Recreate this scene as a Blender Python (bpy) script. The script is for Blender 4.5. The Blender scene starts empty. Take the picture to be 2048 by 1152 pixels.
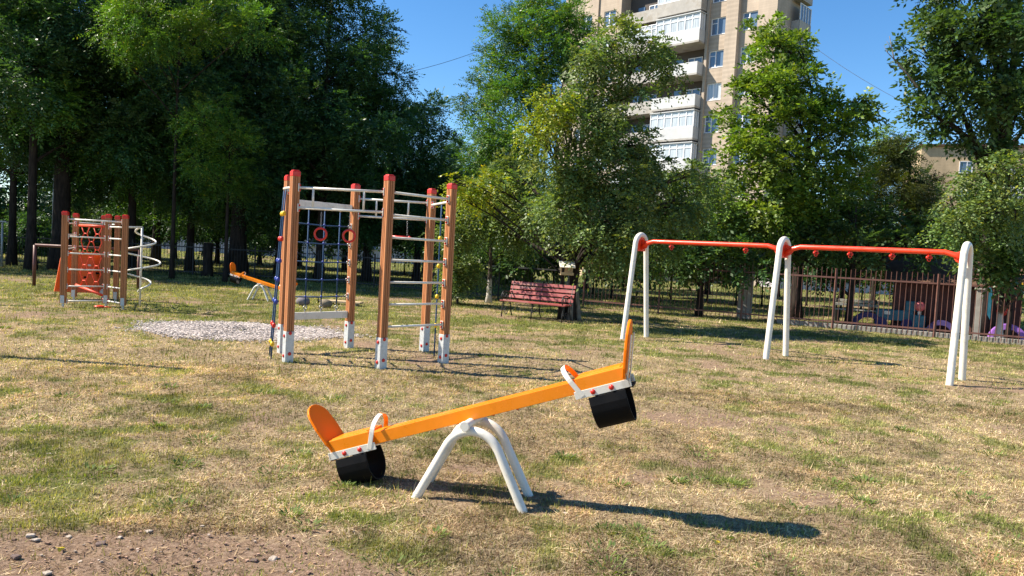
import bpy, math, random
import numpy as np
from mathutils import Vector, Matrix, Euler

# ------------------------------------------------------------------ camera, sky, sun, exposure
SC = bpy.context.scene
COL = SC.collection
F, CX, CY, CAMZ = 1480.0, 1024.0, 576.0, 1.65
PITCH, ROLL = math.radians(2.74), math.radians(-3.2)
cam_data = bpy.data.cameras.new("camera")
cam = bpy.data.objects.new("camera", cam_data); COL.objects.link(cam)
cam_data.sensor_width = 36.0
cam_data.lens = 36.0 * F / 2048.0
cam_data.clip_start = 0.05; cam_data.clip_end = 2000.0
cam.rotation_mode = 'XYZ'
CAM_M = Matrix.Rotation(ROLL, 3, 'Y') @ Matrix.Rotation(math.radians(90) - PITCH, 3, 'X')
cam.matrix_world = Matrix.Translation((0, 0, CAMZ)) @ CAM_M.to_4x4()
SC.camera = cam

SUN_ELEV = math.radians(45)
TO_SUN = Vector((-math.cos(SUN_ELEV), 0.06 * math.cos(SUN_ELEV), math.sin(SUN_ELEV))).normalized()
world = bpy.data.worlds.new("World"); SC.world = world; world.use_nodes = True
wn = world.node_tree; wn.nodes.clear()
sky = wn.nodes.new("ShaderNodeTexSky"); sky.sky_type = 'NISHITA'; sky.sun_disc = False
sky.sun_elevation = SUN_ELEV
sky.sun_rotation = math.atan2(TO_SUN.x, TO_SUN.y)
sky.altitude = 300.0; sky.air_density = 1.0; sky.dust_density = 0.0; sky.ozone_density = 4.0
bg = wn.nodes.new("ShaderNodeBackground"); bg.inputs['Strength'].default_value = 0.086
wo = wn.nodes.new("ShaderNodeOutputWorld")
hs = wn.nodes.new('ShaderNodeHueSaturation'); hs.inputs['Saturation'].default_value = 1.22; hs.inputs['Hue'].default_value = .5
wn.links.new(sky.outputs[0], hs.inputs['Color']); wn.links.new(hs.outputs[0], bg.inputs[0]); wn.links.new(bg.outputs[0], wo.inputs[0])
sun_d = bpy.data.lights.new("sun", 'SUN'); sun_d.energy = 5.0; sun_d.angle = math.radians(0.5)
sun_d.color = (1.0, 0.91, 0.78)
sun = bpy.data.objects.new("sun", sun_d); COL.objects.link(sun)
sun.rotation_euler = (-TO_SUN).to_track_quat('-Z', 'Y').to_euler(); sun.location = (-30, -5, 30)
SC.view_settings.view_transform = 'Standard'; SC.view_settings.look = 'None'
SC.view_settings.exposure = 1.18; SC.view_settings.gamma = 1.0
SC.render.engine = 'CYCLES'
SC.cycles.max_bounces = 6; SC.cycles.diffuse_bounces = 3; SC.cycles.transmission_bounces = 3
SC.cycles.transparent_max_bounces = 6; SC.cycles.use_denoising = True

def ray(px, py):
    d = CAM_M @ Vector(((px - CX) / F, -(py - CY) / F, -1.0))
    return d
def G(px, py, z=0.0):
    d = ray(px, py); t = (z - CAMZ) / d.z
    return Vector((d.x * t, d.y * t, z))
def P(px, py, y):
    d = ray(px, py); t = y / d.y
    return Vector((d.x * t, y, CAMZ + d.z * t))

rnd = random.Random(7)
NP = np.random.default_rng(11)

# ------------------------------------------------------------------ noise in numpy
def _hash(ix, iy, s):
    h = (ix.astype(np.int64) * 374761393 + iy.astype(np.int64) * 668265263 + s * 974711) & 0xffffffff
    h = ((h ^ (h >> 13)) * 1274126177) & 0xffffffff
    return ((h ^ (h >> 16)) & 0xffff) / 65535.0
def vnoise(x, y, s=0):
    ix = np.floor(x); iy = np.floor(y); fx = x - ix; fy = y - iy
    fx = fx * fx * (3 - 2 * fx); fy = fy * fy * (3 - 2 * fy)
    a = _hash(ix, iy, s); b = _hash(ix + 1, iy, s); c = _hash(ix, iy + 1, s); d = _hash(ix + 1, iy + 1, s)
    return (a * (1 - fx) + b * fx) * (1 - fy) + (c * (1 - fx) + d * fx) * fy
def fbm(x, y, s=0, o=4):
    v = 0; a = .5; t = 0
    for i in range(o):
        v = v + a * vnoise(x * 2 ** i, y * 2 ** i, s + i * 17); t += a; a *= .55
    return v / t

# ------------------------------------------------------------------ materials
def mat(name, col, rough=.5, metal=0., var=0., vscale=8., bump=0., bscale=40., coat=0., dirt=None, dirt_amt=0., spec=.5, stretch=(1, 1, 1)):
    m = bpy.data.materials.new(name); m.use_nodes = True
    n = m.node_tree.nodes; l = m.node_tree.links
    b = n['Principled BSDF']; b.inputs['Base Color'].default_value = (*col, 1)
    b.inputs['Roughness'].default_value = rough; b.inputs['Metallic'].default_value = metal
    b.inputs['Specular IOR Level'].default_value = spec
    b.inputs['Coat Weight'].default_value = coat; b.inputs['Coat Roughness'].default_value = .12
    if var or bump or dirt:
        tc = n.new('ShaderNodeTexCoord'); mp = n.new('ShaderNodeMapping'); mp.inputs['Scale'].default_value = stretch
        l.new(tc.outputs['Object'], mp.inputs[0])
    if var:
        no = n.new('ShaderNodeTexNoise'); no.inputs['Scale'].default_value = vscale; no.inputs['Detail'].default_value = 6; no.inputs['Roughness'].default_value = .65
        l.new(mp.outputs[0], no.inputs['Vector'])
        r = n.new('ShaderNodeMapRange'); r.inputs['From Min'].default_value = .3; r.inputs['From Max'].default_value = .7
        r.inputs['To Min'].default_value = 1 - var; r.inputs['To Max'].default_value = 1 + var
        l.new(no.outputs[0], r.inputs[0])
        h = n.new('ShaderNodeVectorMath'); h.operation = 'SCALE'; h.inputs[0].default_value = col
        l.new(r.outputs[0], h.inputs['Scale'])
        src = h.outputs[0]
        if dirt:
            no3 = n.new('ShaderNodeTexNoise'); no3.inputs['Scale'].default_value = vscale * .6; no3.inputs['Detail'].default_value = 8; no3.inputs['Roughness'].default_value = .7
            l.new(mp.outputs[0], no3.inputs['Vector'])
            r3 = n.new('ShaderNodeMapRange'); r3.inputs['From Min'].default_value = .52; r3.inputs['From Max'].default_value = .7; r3.inputs['To Max'].default_value = dirt_amt
            l.new(no3.outputs[0], r3.inputs[0])
            mx = n.new('ShaderNodeMix'); mx.data_type = 'RGBA'; l.new(r3.outputs[0], mx.inputs['Factor'])
            l.new(src, mx.inputs[6]); mx.inputs[7].default_value = (*dirt, 1); src = mx.outputs[2]
        l.new(src, b.inputs['Base Color'])
        rr = n.new('ShaderNodeMapRange'); rr.inputs['From Min'].default_value = .3; rr.inputs['From Max'].default_value = .7
        rr.inputs['To Min'].default_value = max(.05, rough - .12); rr.inputs['To Max'].default_value = min(1, rough + .12)
        l.new(no.outputs[0], rr.inputs[0]); l.new(rr.outputs[0], b.inputs['Roughness'])
    if bump:
        no2 = n.new('ShaderNodeTexNoise'); no2.inputs['Scale'].default_value = bscale; no2.inputs['Detail'].default_value = 5
        l.new(mp.outputs[0], no2.inputs['Vector'])
        bp = n.new('ShaderNodeBump'); bp.inputs['Strength'].default_value = bump; bp.inputs['Distance'].default_value = .01
        l.new(no2.outputs[0], bp.inputs['Height']); l.new(bp.outputs[0], b.inputs['Normal'])
    return m

def attr_mat(name, rough=.6, transl=0., spec=.3, bump=0.):
    m = bpy.data.materials.new(name); m.use_nodes = True
    n = m.node_tree.nodes; l = m.node_tree.links; b = n['Principled BSDF']
    a = n.new('ShaderNodeAttribute'); a.attribute_name = 'col'
    l.new(a.outputs['Color'], b.inputs['Base Color']); b.inputs['Roughness'].default_value = rough
    b.inputs['Specular IOR Level'].default_value = spec
    if transl:
        t = n.new('ShaderNodeBsdfTranslucent'); mx = n.new('ShaderNodeMixShader'); mx.inputs[0].default_value = transl
        g = n.new('ShaderNodeVectorMath'); g.operation = 'MULTIPLY'; g.inputs[1].default_value = (1.5, 1.45, .45)
        l.new(a.outputs['Color'], g.inputs[0]); l.new(g.outputs[0], t.inputs['Color'])
        l.new(b.outputs[0], mx.inputs[1]); l.new(t.outputs[0], mx.inputs[2]); l.new(mx.outputs[0], n['Material Output'].inputs[0])
    return m

M = {}
M['orange'] = mat('orange_paint', (.95, .26, .002), .3, var=.05, vscale=6, coat=.35, dirt=(.6, .2, .03), dirt_amt=.15)
M['white'] = mat('white_paint', (.75, .71, .61), .38, var=.06, vscale=9, coat=.1, dirt=(.40, .34, .26), dirt_amt=.6)
M['panel_orange'] = mat('orange_panel_paint', (.80, .12, .01), .45, var=.08, vscale=4)
M['redorange'] = mat('red_orange_paint', (.80, .045, .008), .35, var=.06, vscale=5, coat=.2, dirt=(.4, .08, .04), dirt_amt=.3)
M['red'] = mat('red_plastic', (.60, .022, .010), .35, var=.06, vscale=20)
M['redframe'] = mat('orange_red_rope', (.72, .06, .015), .55, var=.1, vscale=20)
M['brown'] = mat('brown_composite', (.44, .175, .06), .62, var=.16, vscale=10, bump=.25, bscale=60, stretch=(1, 1, .12), dirt=(.13, .05, .025), dirt_amt=.5)
M['steel'] = mat('galvanised_steel', (.56, .58, .58), .48, metal=.35, var=.14, vscale=26, dirt=(.32, .3, .26), dirt_amt=.5)
M['bolt'] = mat('bolt_metal', (.35, .34, .33), .4, metal=.8)
M['rubber'] = mat('black_rubber', (.004, .004, .0045), .6, var=.2, vscale=12, bump=.1, bscale=90, spec=.12)
M['rope'] = mat('blue_rope', (.012, .06, .15), .75, var=.15, vscale=60, bump=.6, bscale=200)
M['yellow'] = mat('yellow_plastic', (.8, .5, .01), .4, var=.06)
M['blue'] = mat('blue_plastic', (.02, .05, .3), .4, var=.06)
M['slat'] = mat('bench_slat_paint', (.27, .042, .036), .5, var=.22, vscale=7, bump=.3, bscale=50, stretch=(.2, 1, 1), dirt=(.42, .25, .2), dirt_amt=.75)
M['iron'] = mat('black_iron', (.016, .015, .015), .55, var=.2, vscale=30)
M['fence_brown'] = mat('fence_brown_paint', (.14, .062, .048), .6, var=.25, vscale=9, dirt=(.2, .1, .07), dirt_amt=.5)
M['fence_black'] = mat('fence_black_paint', (.014, .014, .015), .6, var=.2, vscale=9)
M['concrete'] = mat('concrete', (.30, .28, .25), .9, var=.18, vscale=4, bump=.5, bscale=40, dirt=(.15, .14, .12), dirt_amt=.6)
M['wood'] = mat('pale_wood', (.52, .38, .22), .7, var=.2, vscale=8, stretch=(.2, 1, 1), bump=.3)
M['white_board'] = mat('white_board', (.72, .68, .58), .7, var=.1, vscale=12, dirt=(.35, .3, .25), dirt_amt=.5)
M['shed'] = mat('dark_red_shed_board', (.07, .018, .014), .7, var=.2, vscale=5, bump=.3)
M['roofing'] = mat('roofing_felt', (.11, .065, .045), .95, var=.3, vscale=4, bump=.4, spec=.05)
M['orange_board'] = mat('orange_plastic_board', (1.0, .20, .002), .5, var=.03, vscale=6, spec=.15)
M['pink'] = mat('pink_plastic', (.62, .14, .14), .5, var=.08)
M['turq'] = mat('turquoise_paint', (.015, .12, .17), .5, var=.15)
M['purple'] = mat('purple_paint', (.04, .025, .12), .6, var=.15)
M['lilac'] = mat('lilac_paint', (.28, .12, .45), .5, var=.1)
M['goal'] = mat('brown_goal_paint', (.12, .038, .026), .55, var=.2, vscale=12)
M['greymetal'] = mat('grey_metal', (.32, .33, .33), .5, metal=.3, var=.1)

def bark(name, col, col2, whitewash=None):
    m = bpy.data.materials.new(name); m.use_nodes = True
    n = m.node_tree.nodes; l = m.node_tree.links; b = n['Principled BSDF']; b.inputs['Roughness'].default_value = .95
    b.inputs['Specular IOR Level'].default_value = .15
    tc = n.new('ShaderNodeTexCoord'); mp = n.new('ShaderNodeMapping'); mp.inputs['Scale'].default_value = (14, 14, 2.2)
    no = n.new('ShaderNodeTexNoise'); no.inputs['Scale'].default_value = 1.; no.inputs['Detail'].default_value = 8; no.inputs['Roughness'].default_value = .7
    l.new(tc.outputs['Object'], mp.inputs[0]); l.new(mp.outputs[0], no.inputs['Vector'])
    cr = n.new('ShaderNodeValToRGB'); cr.color_ramp.elements[0].position = .35; cr.color_ramp.elements[1].position = .66
    cr.color_ramp.elements[0].color = (*col2, 1); cr.color_ramp.elements[1].color = (*col, 1)
    l.new(no.outputs[0], cr.inputs[0]); src = cr.outputs[0]
    if whitewash:
        sp = n.new('ShaderNodeSeparateXYZ'); l.new(tc.outputs['Object'], sp.inputs[0])
        ad = n.new('ShaderNodeMath'); ad.operation = 'MULTIPLY_ADD'; ad.inputs[1].default_value = .5; l.new(no.outputs[0], ad.inputs[0]); l.new(sp.outputs[2], ad.inputs[2])
        r = n.new('ShaderNodeMapRange'); r.inputs['From Min'].default_value = whitewash + .28; r.inputs['From Max'].default_value = whitewash + .2
        l.new(ad.outputs[0], r.inputs[0])
        mx = n.new('ShaderNodeMix'); mx.data_type = 'RGBA'; l.new(r.outputs[0], mx.inputs['Factor']); l.new(src, mx.inputs[6])
        mx.inputs[7].default_value = (.5, .46, .4, 1); src = mx.outputs[2]
    l.new(src, b.inputs['Base Color'])
    bp = n.new('ShaderNodeBump'); bp.inputs['Strength'].default_value = .9; bp.inputs['Distance'].default_value = .03
    l.new(no.outputs[0], bp.inputs['Height']); l.new(bp.outputs[0], b.inputs['Normal'])
    return m
M['bark_dark'] = bark('dark_bark', (.055, .042, .034), (.012, .01, .009))
M['bark_grey'] = bark('grey_bark', (.42, .36, .29), (.035, .027, .02))
M['bark_white'] = bark('whitewashed_bark', (.13, .10, .08), (.03, .024, .018), .75)
M['leaf'] = attr_mat('leaf', .45, .34, .35)
M['grass'] = attr_mat('grass_blade', .7, .3, .2)
M['pebble'] = attr_mat('pebble', .9)

def facade_mat(name, c1, c2, scale=(1.2, 1.2, 3.2), gap=.6):
    m = bpy.data.materials.new(name); m.use_nodes = True
    n = m.node_tree.nodes; l = m.node_tree.links; b = n['Principled BSDF']; b.inputs['Roughness'].default_value = .9
    uv = n.new('ShaderNodeTexCoord')
    br = n.new('ShaderNodeTexBrick'); br.inputs['Scale'].default_value = 1.0
    br.inputs['Color1'].default_value = (*c1, 1); br.inputs['Color2'].default_value = (*c2, 1)
    br.inputs['Mortar'].default_value = (c1[0] * gap, c1[1] * gap, c1[2] * gap, 1)
    br.inputs['Mortar Size'].default_value = .012; br.inputs['Brick Width'].default_value = .52; br.inputs['Row Height'].default_value = .2
    sp = n.new('ShaderNodeSeparateXYZ'); l.new(uv.outputs['Object'], sp.inputs[0])
    ad = n.new('ShaderNodeMath'); ad.operation = 'ADD'; l.new(sp.outputs[0], ad.inputs[0]); l.new(sp.outputs[1], ad.inputs[1])
    cb = n.new('ShaderNodeCombineXYZ'); l.new(ad.outputs[0], cb.inputs[0]); l.new(sp.outputs[2], cb.inputs[1])
    l.new(cb.outputs[0], br.inputs['Vector'])
    no = n.new('ShaderNodeTexNoise'); no.inputs['Scale'].default_value = .5; no.inputs['Detail'].default_value = 10; no.inputs['Roughness'].default_value = .7
    mp = n.new('ShaderNodeMapping'); mp.inputs['Scale'].default_value = (1.6, 1.6, .45); l.new(uv.outputs['Object'], mp.inputs[0]); l.new(mp.outputs[0], no.inputs['Vector'])
    r = n.new('ShaderNodeMapRange'); r.inputs['From Min'].default_value = .3; r.inputs['From Max'].default_value = .7; r.inputs['To Min'].default_value = .74; r.inputs['To Max'].default_value = 1.14
    l.new(no.outputs[0], r.inputs[0])
    v = n.new('ShaderNodeVectorMath'); v.operation = 'SCALE'; l.new(br.outputs[0], v.inputs[0]); l.new(r.outputs[0], v.inputs['Scale'])
    l.new(v.outputs[0], b.inputs['Base Color'])
    return m
M['facade'] = facade_mat('sand_brick_facade', (.46, .375, .29), (.43, .35, .27), gap=.86)
M['facade_far'] = facade_mat('ochre_brick_facade', (.54, .40, .25), (.50, .37, .23), gap=.85)
M['balcony_grey'] = mat('balcony_concrete', (.36, .34, .31), .85, var=.2, vscale=1.5, dirt=(.22, .17, .1), dirt_amt=.6)
M['balcony_white'] = mat('balcony_white_panel', (.47, .48, .48), .6, var=.08, vscale=1.5, dirt=(.5, .48, .44), dirt_amt=.4)
M['frame_white'] = mat('white_window_frame', (.78, .79, .8), .5)
M['pane'] = mat('window_glass', (.10, .15, .22), .08, spec=.8)
M['pane_light'] = mat('curtained_glass', (.42, .46, .48), .15, spec=.8, var=.3, vscale=2.5, stretch=(3, 3, .2))
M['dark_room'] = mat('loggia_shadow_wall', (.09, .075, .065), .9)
M['wall_pale'] = mat('pale_render', (.42, .40, .42), .9, var=.12, vscale=1.2, dirt=(.25, .22, .2), dirt_amt=.5)

# ------------------------------------------------------------------ mesh helpers
class MB:
    def __init__(s, off=(0, 0, 0)): s.v = []; s.f = []; s.sm = []; s.off = Vector(off)
    def add(s, vs, fs, smooth=False):
        k = len(s.v); s.v += [Vector(v) - s.off for v in vs]; s.f += [tuple(i + k for i in f) for f in fs]; s.sm += [smooth] * len(fs)
    def box(s, c, size, rot=None, mtx=None):
        x, y, z = [q / 2 for q in size]
        vs = [Vector(p) for p in ((-x, -y, -z), (x, -y, -z), (x, y, -z), (-x, y, -z), (-x, -y, z), (x, -y, z), (x, y, z), (-x, y, z))]
        if rot is not None: vs = [rot @ v for v in vs]
        vs = [v + Vector(c) for v in vs]
        if mtx is not None: vs = [mtx @ v for v in vs]
        s.add(vs, [(0, 3, 2, 1), (4, 5, 6, 7), (0, 1, 5, 4), (1, 2, 6, 5), (2, 3, 7, 6), (3, 0, 4, 7)])
    def bar(s, a, b, w, h, up=(0, 0, 1)):
        a = Vector(a); b = Vector(b); d = (b - a); L = d.length; d.normalize()
        up = Vector(up); sd = d.cross(up)
        if sd.length < 1e-4: sd = d.cross(Vector((1, 0, 0)))
        sd.normalize(); u = sd.cross(d)
        R = Matrix((d, sd, u)).transposed()
        s.box((a + b) / 2, (L, w, h), rot=R)
    def tube(s, pts, r, n=12, cap=True, smooth=True, flat=None):
        pts = [Vector(p) for p in pts]; m = len(pts)
        rs = r if isinstance(r, (list, tuple)) else [r] * m
        t0 = (pts[1] - pts[0]).normalized(); ref = Vector((0, 0, 1)) if abs(t0.z) < .9 else Vector((1, 0, 0))
        if flat is not None: ref = Vector(flat)
        u = t0.cross(ref).normalized(); vs = []
        for i, p in enumerate(pts):
            t = ((pts[min(i + 1, m - 1)] - pts[max(i - 1, 0)])).normalized()
            u = (u - t * u.dot(t)).normalized(); w = t.cross(u)
            for k in range(n):
                a = 2 * math.pi * k / n
                vs.append(p + (u * math.cos(a) + w * math.sin(a)) * rs[i])
        fs = [(i * n + k, i * n + (k + 1) % n, (i + 1) * n + (k + 1) % n, (i + 1) * n + k) for i in range(m - 1) for k in range(n)]
        k0 = len(s.v)
        s.add(vs, fs, smooth)
        if cap:
            s.f += [tuple(k0 + k for k in range(n))[::-1], tuple(k0 + (m - 1) * n + k for k in range(n))]; s.sm += [False, False]
    def strap(s, pts, width_dir, w, t):
        """flat strap following pts, w wide along width_dir, t thick"""
        pts = [Vector(p) for p in pts]; m = len(pts); wd = Vector(width_dir).normalized(); vs = []
        for i, p in enumerate(pts):
            tt = (pts[min(i + 1, m - 1)] - pts[max(i - 1, 0)]).normalized(); nn = tt.cross(wd).normalized()
            for a, b in ((-1, -1), (1, -1), (1, 1), (-1, 1)): vs.append(p + wd * a * w / 2 + nn * b * t / 2)
        fs = [(i * 4 + k, i * 4 + (k + 1) % 4, (i + 1) * 4 + (k + 1) % 4, (i + 1) * 4 + k) for i in range(m - 1) for k in range(4)]
        fs += [(3, 2, 1, 0), tuple((m - 1) * 4 + k for k in range(4))]
        s.add(vs, fs)
    def ball(s, c, r, n=10, sc=(1, 1, 1)):
        vs = []; fs = []; c = Vector(c)
        for i in range(n // 2 + 1):
            th = math.pi * i / (n // 2)
            for k in range(n):
                a = 2 * math.pi * k / n
                vs.append(c + Vector((r * sc[0] * math.sin(th) * math.cos(a), r * sc[1] * math.sin(th) * math.sin(a), r * sc[2] * math.cos(th))))
        for i in range(n // 2):
            for k in range(n): fs.append((i * n + k, (i + 1) * n + k, (i + 1) * n + (k + 1) % n, i * n + (k + 1) % n))
        s.add(vs, fs, True)
    def torus(s, c, R, r, rot=None, n=24, m=8):
        vs = []; rot = rot or Matrix.Identity(3)
        for i in range(n):
            a = 2 * math.pi * i / n
            for k in range(m):
                b = 2 * math.pi * k / m; q = R + r * math.cos(b)
                vs.append(rot @ Vector((q * math.cos(a), r * math.sin(b), q * math.sin(a))) + Vector(c))
        fs = [(i * m + k, i * m + (k + 1) % m, ((i + 1) % n) * m + (k + 1) % m, ((i + 1) % n) * m + k) for i in range(n) for k in range(m)]
        s.add(vs, fs, True)
    def plate(s, pts, nrm, t):
        """extruded planar polygon"""
        nrm = Vector(nrm).normalized() * t / 2; n = len(pts); pts = [Vector(p) for p in pts]
        vs = [p - nrm for p in pts] + [p + nrm for p in pts]
        s.add(vs, [tuple(range(n))[::-1], tuple(range(n, 2 * n))] + [(i, (i + 1) % n, n + (i + 1) % n, n + i) for i in range(n)])
    def build(s, name, m, parent=None, bevel=0.):
        me = bpy.data.meshes.new(name)
        me.from_pydata(s.v, [], s.f); me.polygons.foreach_set('use_smooth', s.sm)
        import bmesh
        bm = bmesh.new(); bm.from_mesh(me); bmesh.ops.recalc_face_normals(bm, faces=bm.faces); bm.to_mesh(me); bm.free()
        me.materials.append(m); me.update()
        o = bpy.data.objects.new(name, me); COL.objects.link(o)
        if parent is not None: o.parent = parent
        if bevel:
            b = o.modifiers.new('bevel', 'BEVEL'); b.width = bevel; b.segments = 2; b.limit_method = 'ANGLE'; b.angle_limit = math.radians(40)
        return o
def xf(mb, mtx):
    mb.v = [mtx @ v for v in mb.v]; return mb

def tag(o, label=None, cat=None, group=None, kind=None):
    if label: o['label'] = label
    if cat: o['category'] = cat
    if group: o['group'] = group
    if kind: o['kind'] = kind
    return o
def thing(name, label, cat, loc=(0, 0, 0), rz=0., group=None):
    o = bpy.data.objects.new(name, None); COL.objects.link(o); o.empty_display_size = .3
    o.location = loc; o.rotation_euler = (0, 0, rz)
    return tag(o, label, cat, group)
KIDS = lambda o: [c for c in bpy.data.objects if c.parent == o]
def copy_tree(o, parent=None):
    c = o.copy(); COL.objects.link(c)
    if parent is not None: c.parent = parent
    for ch in KIDS(o): copy_tree(ch, c)
    return c

def np_mesh(name, verts, k, cols, m, parent=None, smooth=False):
    """verts (N*k,3): N faces of k own vertices each; cols (N*k,3) vertex colour"""
    n = len(verts) // k; me = bpy.data.meshes.new(name)
    me.vertices.add(len(verts)); me.vertices.foreach_set('co', np.asarray(verts, dtype=np.float32).ravel())
    me.loops.add(n * k); me.loops.foreach_set('vertex_index', np.arange(n * k, dtype=np.int32))
    me.polygons.add(n); me.polygons.foreach_set('loop_start', np.arange(n, dtype=np.int32) * k)
    at = me.color_attributes.new('col', 'FLOAT_COLOR', 'POINT')
    c4 = np.ones((len(verts), 4), dtype=np.float32); c4[:, :3] = cols; at.data.foreach_set('color', c4.ravel())
    me.materials.append(m); me.update(calc_edges=True)
    o = bpy.data.objects.new(name, me); COL.objects.link(o)
    if parent is not None: o.parent = parent
    return o

# ------------------------------------------------------------------ ground
def dirt_mask(x, y):
    n = fbm(x * .9, y * .9, 5, 5)
    d = np.clip((n - .54) * 5, 0, 1)
    # worn strip in the near left corner and under the seesaw
    w = np.exp(-(((x + 1.9) / 1.5) ** 2 + ((y - 3.58) / .42) ** 2) ** 1.5) * 1.4
    w2 = np.exp(-(((x + .1) / 1.5) ** 2 + ((y - 5.0) / .5) ** 2)) * .55
    w3 = np.exp(-(((x + 2.6) / 1.0) ** 2 + ((y - 5.2) / .7) ** 2)) * .4
    return np.clip(d * (.7 + .3 * np.clip((9 - y) / 4, 0, 1)) + (w + w2 + w3) * np.clip(.5 + n, 0, 1.2), 0, 1)
def green_mask(x, y):
    n = fbm(x * .7 + 9, y * .7, 21, 4); f = fbm(x * 3.4, y * 3.4, 31, 4)
    base = -.12 - .13 * np.clip((8 - y) / 3, 0, 1) + np.clip((y - 12) / 5, 0, 1) * .58 - .12 * np.clip((y - 6) / 3, 0, 1) * np.clip((13 - y) / 3, 0, 1)
    far = np.clip((y - 26) / 6, 0, 1) * .8
    left = np.clip((-x - 1.5) / 6, 0, 1) * .10
    return np.clip((n - .5) * 1.5 + (f - .5) * 3.0 + base + far + left + .34, 0, 1)
def height(x, y):
    return (fbm(x * 1.1, y * 1.1, 3, 3) - .5) * .03 + (fbm(x * 6, y * 6, 8, 3) - .5) * .014 + (fbm(x * 17, y * 17, 12, 2) - .5) * .020
ys = np.concatenate([[-60, -20, -5, 0, 1.5, 2.5], 3.0 * (60 / 3.0) ** np.linspace(0, 1, 420), [75, 100, 150, 260, 500, 900]])
us = np.linspace(-1.15, 1.15, 420)
us = np.concatenate([[-30, -8, -3, -1.8], us, [1.8, 3, 8, 30]])
YY, UU = np.meshgrid(ys, us, indexing='ij'); XX = UU * np.maximum(np.abs(YY), 3.0)
ZZ = height(XX, YY) * np.clip((70 - YY) / 40, 0, 1)
gv = np.stack([XX, YY, ZZ], -1).reshape(-1, 3); nr, nc = YY.shape
idx = np.arange(nr * nc).reshape(nr, nc)
gf = np.stack([idx[:-1, :-1], idx[:-1, 1:], idx[1:, 1:], idx[1:, :-1]], -1).reshape(-1, 4)
me = bpy.data.meshes.new('ground'); me.vertices.add(len(gv)); me.vertices.foreach_set('co', gv.astype(np.float32).ravel())
me.loops.add(len(gf) * 4); me.loops.foreach_set('vertex_index', gf.astype(np.int32).ravel())
me.polygons.add(len(gf)); me.polygons.foreach_set('loop_start', np.arange(len(gf), dtype=np.int32) * 4)
me.update(calc_edges=True); me.polygons.foreach_set('use_smooth', np.ones(len(gf), dtype=bool))
at = me.color_attributes.new('mask', 'FLOAT_COLOR', 'POINT')
mk = np.zeros((len(gv), 4), dtype=np.float32); mk[:, 0] = dirt_mask(gv[:, 0], gv[:, 1]); mk[:, 1] = green_mask(gv[:, 0], gv[:, 1]); mk[:, 3] = 1
at.data.foreach_set('color', mk.ravel())
def ground_mat():
    m = bpy.data.materials.new('dry_lawn_soil'); m.use_nodes = True
    n = m.node_tree.nodes; l = m.node_tree.links; b = n['Principled BSDF']; b.inputs['Roughness'].default_value = .95; b.inputs['Specular IOR Level'].default_value = .1
    a = n.new('ShaderNodeAttribute'); a.attribute_name = 'mask'; sp = n.new('ShaderNodeSeparateColor'); l.new(a.outputs['Color'], sp.inputs[0])
    tc = n.new('ShaderNodeTexCoord')
    def noise(s, d=8, r=.7, st=None):
        x = n.new('ShaderNodeTexNoise'); x.inputs['Scale'].default_value = s; x.inputs['Detail'].default_value = d; x.inputs['Roughness'].default_value = r
        l.new(tc.outputs['Object'], x.inputs['Vector']); return x.outputs[0]
    def ramp(src, stops):
        c = n.new('ShaderNodeValToRGB'); c.color_ramp.elements[0].position = stops[0][0]; c.color_ramp.elements[0].color = (*stops[0][1], 1)
        c.color_ramp.elements[1].position = stops[-1][0]; c.color_ramp.elements[1].color = (*stops[-1][1], 1)
        for p, q in stops[1:-1]:
            e = c.color_ramp.elements.new(p); e.color = (*q, 1)
        l.new(src, c.inputs[0]); return c.outputs[0]
    def mix(f, x, y):
        q = n.new('ShaderNodeMix'); q.data_type = 'RGBA'; l.new(f, q.inputs['Factor']); l.new(x, q.inputs[6]); l.new(y, q.inputs[7]); return q.outputs[2]
    f1 = noise(38, 9, .8); f2 = noise(9, 6, .7)
    straw = ramp(f1, [(.32, (.07, .048, .028)), (.5, (.29, .215, .125)), (.7, (.52, .42, .26))])
    green = ramp(f1, [(.34, (.025, .03, .01)), (.52, (.12, .13, .035)), (.7, (.27, .27, .085))])
    dirt = ramp(f1, [(.3, (.055, .035, .022)), (.5, (.24, .16, .105)), (.7, (.43, .32, .23))])
    def sharpen(out, add_noise, amt, lo, hi):
        s = n.new('ShaderNodeMath'); s.operation = 'MULTIPLY_ADD'; l.new(add_noise, s.inputs[0]); s.inputs[1].default_value = amt; l.new(out, s.inputs[2])
        r = n.new('ShaderNodeMapRange'); r.inputs['From Min'].default_value = lo + amt / 2; r.inputs['From Max'].default_value = hi + amt / 2; l.new(s.outputs[0], r.inputs[0]); return r.outputs[0]
    gfac = sharpen(sp.outputs[1], noise(16, 6, .75), 1.1, .2, .85)
    dfac = sharpen(sp.outputs[0], noise(13, 6, .75), 1.0, .15, .7)
    c = mix(gfac, straw, green); c = mix(dfac, c, dirt)
    l.new(c, b.inputs['Base Color'])
    bp = n.new('ShaderNodeBump'); bp.inputs['Strength'].default_value = .8; bp.inputs['Distance'].default_value = .02
    l.new(f1, bp.inputs['Height']); l.new(bp.outputs[0], b.inputs['Normal'])
    return m
me.materials.append(ground_mat())
ground = bpy.data.objects.new('ground', me); COL.objects.link(ground); tag(ground, kind='structure')

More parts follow.
